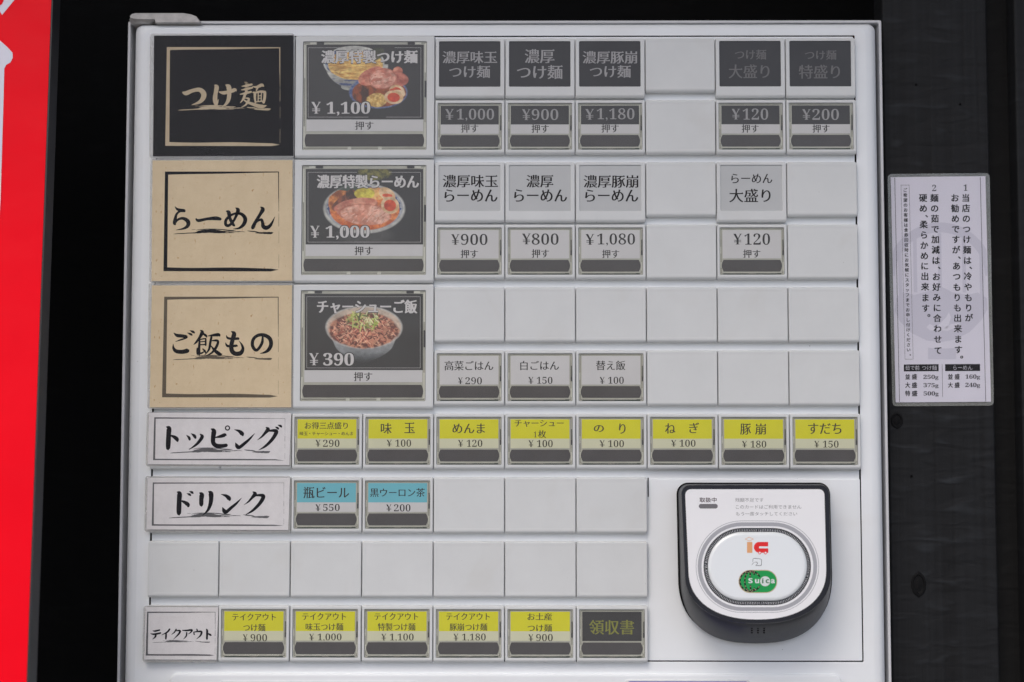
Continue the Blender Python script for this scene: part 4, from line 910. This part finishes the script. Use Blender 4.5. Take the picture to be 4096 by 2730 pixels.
# the front of the reader leans back a little, deeper at its foot: tilt every part in place
zc_ = at(3060, 2230, -25)[1]
def tilt(o):
    off = world_loc(o)
    for v in o.data.vertices:
        p = v.co+off; Y = p.y*1000; w = min(1, max(0, (3-Y)/26)); Y2 = Y+w*.15*(p.z*1000-zc_); f = (Y2*.001-CAM.y)/(p.y-CAM.y)
        v.co = CAM+(p-CAM)*f-off
    o.data.update()
def down(o):
    for ch in o.children:
        if ch.type == 'MESH': tilt(ch)
        down(ch)
down(CR)

# ------------------------------------------------------------------ black boards on the right, dark wall behind
def wood(name, base, hi, rough, vert=1):
    m = mat(name, base, rough, .25); t = m.node_tree; b = t.nodes['Principled BSDF']; tc = t.nodes.new('ShaderNodeTexCoord')
    mp_ = t.nodes.new('ShaderNodeMapping'); mp_.inputs['Scale'].default_value = (230, 60, 3.0); t.links.new(tc.outputs['Object'], mp_.inputs[0])
    n = t.nodes.new('ShaderNodeTexNoise'); n.inputs['Scale'].default_value = 1; n.inputs['Detail'].default_value = 7; t.links.new(mp_.outputs[0], n.inputs['Vector'])
    # saw marks: short level bands, broken up from strip to strip of the grain
    mp2 = t.nodes.new('ShaderNodeMapping'); mp2.inputs['Scale'].default_value = (30, 10, 105); t.links.new(tc.outputs['Object'], mp2.inputs[0])
    n2 = t.nodes.new('ShaderNodeTexNoise'); n2.inputs['Scale'].default_value = 1; n2.inputs['Detail'].default_value = 1.5; n2.inputs['Distortion'].default_value = .6; t.links.new(mp2.outputs[0], n2.inputs['Vector'])
    r2 = t.nodes.new('ShaderNodeMapRange'); r2.inputs['From Min'].default_value = .56; r2.inputs['From Max'].default_value = .74; t.links.new(n2.outputs['Fac'], r2.inputs['Value'])
    mp3 = t.nodes.new('ShaderNodeMapping'); mp3.inputs['Scale'].default_value = (75, 10, .5); t.links.new(tc.outputs['Object'], mp3.inputs[0])
    n3 = t.nodes.new('ShaderNodeTexNoise'); n3.inputs['Scale'].default_value = 1; n3.inputs['Detail'].default_value = 0; t.links.new(mp3.outputs[0], n3.inputs['Vector'])
    mu = t.nodes.new('ShaderNodeMath'); mu.operation = 'MULTIPLY'; t.links.new(r2.outputs[0], mu.inputs[0]); t.links.new(n3.outputs['Fac'], mu.inputs[1])
    r1 = t.nodes.new('ShaderNodeMapRange'); r1.inputs['From Min'].default_value = .35; r1.inputs['From Max'].default_value = .75; r1.inputs['To Max'].default_value = .28; t.links.new(n.outputs['Fac'], r1.inputs['Value'])
    ad = t.nodes.new('ShaderNodeMath'); ad.operation = 'ADD'; ad.use_clamp = True; t.links.new(mu.outputs[0], ad.inputs[0]); t.links.new(r1.outputs[0], ad.inputs[1])
    mx = t.nodes.new('ShaderNodeMixRGB'); mx.inputs[1].default_value = (*base, 1); mx.inputs[2].default_value = (*hi, 1); t.links.new(ad.outputs[0], mx.inputs[0]); t.links.new(mx.outputs[0], b.inputs['Base Color'])
    bu = t.nodes.new('ShaderNodeBump'); bu.inputs['Strength'].default_value = .5; bu.inputs['Distance'].default_value = .0008; t.links.new(n.outputs['Fac'], bu.inputs['Height'])
    bu2 = t.nodes.new('ShaderNodeBump'); bu2.inputs['Strength'].default_value = .8; bu2.inputs['Distance'].default_value = .0015; t.links.new(n2.outputs['Fac'], bu2.inputs['Height']); t.links.new(bu.outputs[0], bu2.inputs['Normal']); t.links.new(bu2.outputs[0], b.inputs['Normal'])
    return m
WOOD = wood("black_stained_board", (.0065,.0065,.007), (.027,.030,.034), .6)
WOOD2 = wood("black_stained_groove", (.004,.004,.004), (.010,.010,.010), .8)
YW = 30.0
def zx(x, y, Y): return at(x, y, Y)[0]
wl = (at(3534, 60, YW)[0]+at(3565, 2700, YW)[0])/2; w1 = (at(3953, 20, YW)[0]+at(4003, 2700, YW)[0])/2; w2 = (at(4052, 20, YW)[0]+at(4106, 2700, YW)[0])/2
BWL = empty("board_wall", "black stained timber boards with saw marks and knots, right of the ticket machine", "board wall", loc=(wl, YW, -1600))
def board(x0, x1, Yf, mt, r=1.2):
    mb = MB(); mb.loops([rr(x0, x1, -1604, 639, .5, Yf+24, 2), rr(x0, x1, -1604, 639, .5, Yf+r, 2), rr(x0+r*.3, x1-r*.3, -1604+r, 639-r, .5, Yf+r*.3, 2), rr(x0+r, x1-r, -1604+r, 639-r, .5, Yf, 2)]); return mb.build("board", mt, BWL)
brd = board(wl, w1-1.0, YW, WOOD); board(w1-.9, w2+6, YW+14, WOOD2); board(w2, w2+150, YW-2, WOOD); board(w2+151.5, w2+330, YW, WOOD)
for x, y, rx, ry in ((3587,1683,20,25), (3674,2338,24,38), (3646,1906,5,5), (3840,418,5,5), (3664,340,5,4)):
    kx, kz = at(x, y, YW); s = 1/5.55
    if rx < 10: s *= .7
    mb = MB(); L_ = []
    for f, d in ((1.25, .0), (1.1, -.5), (.95, -.45), (.8, .6 if rx > 10 else .3), (.6, .5), (.35, .1), (.12, -.1)):
        L_.append([(kx+(rx*f*s)*math.cos(a*math.pi/14)*(1+.05*math.sin(3*a)), YW-.12+d*.8-.35, kz+(ry*f*s)*math.sin(a*math.pi/14)*(1+(.12 if a in (7, 21) else 0))) for a in range(28)])
    mb.loops(L_); mb.build("knot", mat("dark_knot", (.006,.006,.0065), .7, .15, vary=.4, vscale=400, bump=.5, bscale=500), BWL, smooth=60)
mb = MB(); mb.box(-1600, 1200, 345, 400, -1604, 639); bw = mb.build("back_wall", wood("black_back_wall", (.0022,.0022,.0022), (.005,.005,.005), .9), None, smooth=0)
tag(bw, "black wall in deep shade behind the ticket machine", "wall")

# ------------------------------------------------------------------ notice on the boards
YN = YW-1.2
nq = [(3550,697),(3958.6,693),(3975.5,1623.5),(3569.4,1626)]
q = [at(x, y, YN) for x, y in nq]
NT = empty("notice", "tall laminated white notice in vertical black Japanese lettering, stuck on the black boards", "notice", loc=(sum(p[0] for p in q)/4, YW, min(p[1] for p in q)))
mb = MB(); sheet(mb, 'S', nq, YN+.6, .12, r=3.5); mb.build("laminate_back", clear("notice_film_back", (.8,.85,.83), .22, .12), NT, smooth=0)
mb = MB(); sheet(mb, 'S', [(3563,709.7),(3941.7,705.5),(3964,1608),(3583,1610.5)], YN+.1, .3); npap = mb.build("paper", mat("lilac_white_paper", (.72,.70,.78), .55, .3, vary=.02, vscale=30), NT, smooth=0)
mb = MB(); sheet(mb, 'S', nq, YN-.1, .1, r=3.5); mb.build("laminate_front", clear("notice_film", (.985,.985,.985), .01, .12, .006), NT, smooth=0)
wm = MB(); Yn = YN+.05
def clipx(x, y): return min(max(x, 98+(y-105)*.0215), 664+(y-105)*.026)
A = [(clipx(392+322*math.cos(math.radians(a)), 700+322*math.sin(math.radians(a))), 700+322*math.sin(math.radians(a))) for a in range(180, 361, 5)]
B = [(clipx(392+272*math.cos(math.radians(a)), 700+250*math.sin(math.radians(a))), 700+262*math.sin(math.radians(a))) for a in range(180, 361, 5)]
for i in range(len(A)-1): poly(wm, 'N', [A[i], A[i+1], B[i+1], B[i]], Yn)
for x, t, b in ((150,560,830),(240,470,800),(388,440,800),(535,470,800),(640,560,830)): poly(wm, 'N', [(x-11,t),(x+11,t),(x+16,b),(x-6,b)], Yn+.004)
bowl = [(130,835),(160,800),(240,815),(330,790),(400,765),(470,800),(560,815),(620,800),(675,835),(680,900),(640,970),(570,1040),(480,1085),(400,1100),(310,1090),(220,1045),(150,975),(118,910)]
poly(wm, 'N', bowl, Yn-.004); poly(wm, 'N', [(320,1133),(365,1138),(440,1138),(490,1133),(490,1203),(320,1203)], Yn)
wm.build("watermark_print", mat("pale_lilac_ink", (.61,.595,.68), .55, .3), npap, smooth=0, recalc=False)
wh = MB(); poly(wh, 'N', [(430,950),(445,920),(458,950),(440,1010),(395,1030),(330,1028),(310,1010),(330,990),(370,1010)], Yn-.01); poly(wh, 'N', [(400,1030),(460,990),(510,985),(480,1015),(440,1032)], Yn-.01)
wh.build("watermark_highlight", mat("paper_tone", (.72,.70,.78), .55, .3), npap, smooth=0, recalc=False)
nk = MB(); Yk = YN+.03
def vcol(s, ys, x0, y0, slope, size, sty='kk'):
    for ch, y in zip(s, ys):
        x = x0+(y-y0)*slope; V, Z, F, bb = styled(ch if not ch.isdigit() else MATHD[ch], **STY[sty if not ch.isdigit() else 'd'])
        cx_, cy_ = .5, .38; h = size
        if ch in '、。': X0, Y0 = x+size*.38, y+size*.05
        else: X0, Y0 = x, y
        # keep the sign's own place within its square
        bw_, bh_ = (bb[1]-bb[0])*h, (bb[3]-bb[2])*h
        if ch in '、。': text(nk, 'N', ch, X0-bw_/2, Y0-bh_/2, X0+bw_/2, Y0+bh_/2, Yk, sty)
        elif ch.isdigit(): text(nk, 'N', ch, x-12, y-19, x+12, y+19, Yk, 'd')
        else:
            ox = ((bb[0]+bb[1])/2-.5)*h; oy = -((bb[2]+bb[3])/2-.38)*h; text(nk, 'N', ch, x+ox-bw_/2, y+oy-bh_/2, x+ox+bw_/2, y+oy+bh_/2, Yk, sty)
vcol('1当店のつけ麺は、冷やもりが', [168,230,292,355,418,480,543,607,650,702,767,831,893,953], 546, 168, .026, 50)
vcol('お勧めですが、あつもりも出来ます。', [230,293,355,418,480,543,588,641,704,768,831,893,955,1018,1082,1145,1188], 482, 230, .023, 50)
vcol('2麺の茹で加減は、お好みに合わせて', [170,230,293,355,418,480,543,607,650,705,767,830,893,955,1018,1082,1150], 357, 170, .024, 50)
vcol('硬め、柔らかめに出来ます。', [230,293,338,390,453,516,579,641,703,766,832,895,937], 290, 230, .023, 50)
sm = 'ご希望のお客様は食券回収時にお気軽にスタッフまでお申し付けください。'
vcol(sm, [183+30.1*i for i in range(len(sm))], 182, 183, .0215, 25, 'kk')
def line(mb, x0, y0, x1, y1, w): brush(mb, 'N', [(x0,y0,w),((x0+x1)/2,(y0+y1)/2,w),(x1,y1,w)], Yk, sub=1)
for a in ((119,108,148,1460,2.6),(635,105,668,1460,2.6),(156,153,206,153,1.6),(180,1203,230,1203,1.6),(157,153,181,1203,1.4),(206,153,230,1203,1.4),(405,1233,408,1430,1.8)): line(nk, *a)
poly(nk, 'N', [(174,1235),(384,1233),(384,1275),(174,1277)], Yk+.004); poly(nk, 'N', [(423,1233),(634,1232),(634,1274),(423,1275)], Yk+.004)
for s, x0, y0, x1, y1 in (('並',182,1292,212,1325),('盛',222,1292,254,1325),('大',182,1342,212,1376),('盛',222,1342,254,1376),('特',182,1392,212,1426),('盛',222,1392,256,1426),('並',440,1291,470,1325),('盛',480,1291,511,1325),('大',440,1342,470,1375),('盛',480,1342,511,1375)): text(nk, 'N', s, x0, y0, x1, y1, Yk, 'kk')
for s, x0, y0, x1, y1 in (('250g',292,1297,383,1329),('375g',292,1347,383,1379),('500g',293,1397,384,1429),('160g',545,1295,634,1328),('240g',545,1345,634,1378)): text(nk, 'N', s, x0, y0, x1, y1, Yk, 'db')
nk.build("lettering", BLK, npap, smooth=0, recalc=False)
nw = MB(); text(nw, 'N', '茹で前', 184,1241,268,1269, Yk-.02, 'g'); text(nw, 'N', 'つけ麺', 284,1241,373,1269, Yk-.02, 'g'); text(nw, 'N', 'らーめん', 472,1241,588,1267, Yk-.02, 'g'); nw.build("white_lettering", mat("lilac_white_ink", (.5,.49,.54), .5, .3), npap, smooth=0, recalc=False)

# ------------------------------------------------------------------ red sign in front, on the left
def sign_pt(x, y, off=0):
    """the board leans back: a ray through the measured point meets the leaning plane"""
    global _R
    d = _R @ Vector(((x-2048)/5689, -(y-1365)/5689, -1))
    k = .155                                        # Y = Y0 - (Z0 - Z)*k ... nearer towards the foot
    n = Vector((0, 1, -k)); p0 = Vector((0, -.040+off*.001, 0)); t = (p0-CAM).dot(n)/d.dot(n); q = (CAM+d*t)*1000
    return (q.x, q.y, q.z)
r0 = sign_pt(211, 0); r1 = sign_pt(112, 2730); u = (Vector(r0)-Vector(r1)).normalized()
top_ = Vector(r0)+u*180; foot = Vector(r1)-u*((r1[2]+1603)/u.z); bk = Vector((0, 1, -.155)).normalized(); lf_ = Vector((-1, 0, 0))*460
RS = empty("sign_board", "red upright sign board with white lettering and a dark edge, left of the ticket machine", "sign board", loc=tuple(foot+lf_/2))
mb = MB(); c4 = [top_+lf_, top_, foot, foot+lf_]
mb.loops([[tuple(p+bk*16) for p in c4], [tuple(p+bk*.4) for p in c4]], cap0=True)
mb.build("board", mat("dark_grey_board_edge", (.035,.035,.04), .5, .4, vary=.35, vscale=25), RS, smooth=0)
mb = MB(); mb.add([tuple(p) for p in (top_+lf_, top_+Vector((-1,0,0)), foot+Vector((-1,0,0)), foot+lf_)], [(0,3,2,1)])
mb.build("red_face", mat("red_vinyl", (.95,.0,.012), .34, .07, vary=.05, vscale=6, bump=.55, bscale=11, bdist=.006), RS, smooth=0)
mb = MB()
def sp(mb, pts, off): mb.add([sign_pt(x, y, off) for x, y in pts], [tuple(range(len(pts)))])
sp(mb, [(-60,160),(0,163),(30,190),(50,212),(51,232),(42,250),(25,260),(17,275),(14,400),(8,600),(2,800),(-10,1000),(-60,1000)], -.3)
sp(mb, [(8,61),(68,-12),(60,-60),(-10,-60),(-10,30)], -.3); sp(mb, [(-60,-60),(-12,-60),(-12,70),(-60,70)], -.3)
mb.build("white_lettering", mat("white_vinyl", (.66,.66,.76), .35, .5), RS, smooth=0)
rg = MB(); sp(rg, [(-30,-30),(28,-30),(8,16),(-30,45)], -.6); rg.build("red_lettering_gap", _mats["red_vinyl"], RS, smooth=0)

# ------------------------------------------------------------------ ground, and an unseen overhang added to shade the shop front
mb = MB(); mb.add([(-60000,-60000,-1605),(60000,-60000,-1605),(60000,60000,-1605),(-60000,60000,-1605)], [(0,1,2,3)])
tag(mb.build("pavement", mat("grey_pavement", (.24,.24,.235), .85, .3, vary=.2, vscale=3, bump=.4, bscale=60), None, smooth=0), kind="structure")
mb = MB(); mb.box(-2600, 2600, -570, 400, 640, 700); ev = mb.build("shade_overhang", mat("timber_soffit", (.20,.15,.10), .7, .3), None, smooth=0); tag(ev, "unseen timber overhang added to shade the shop front", "shade_overhang")
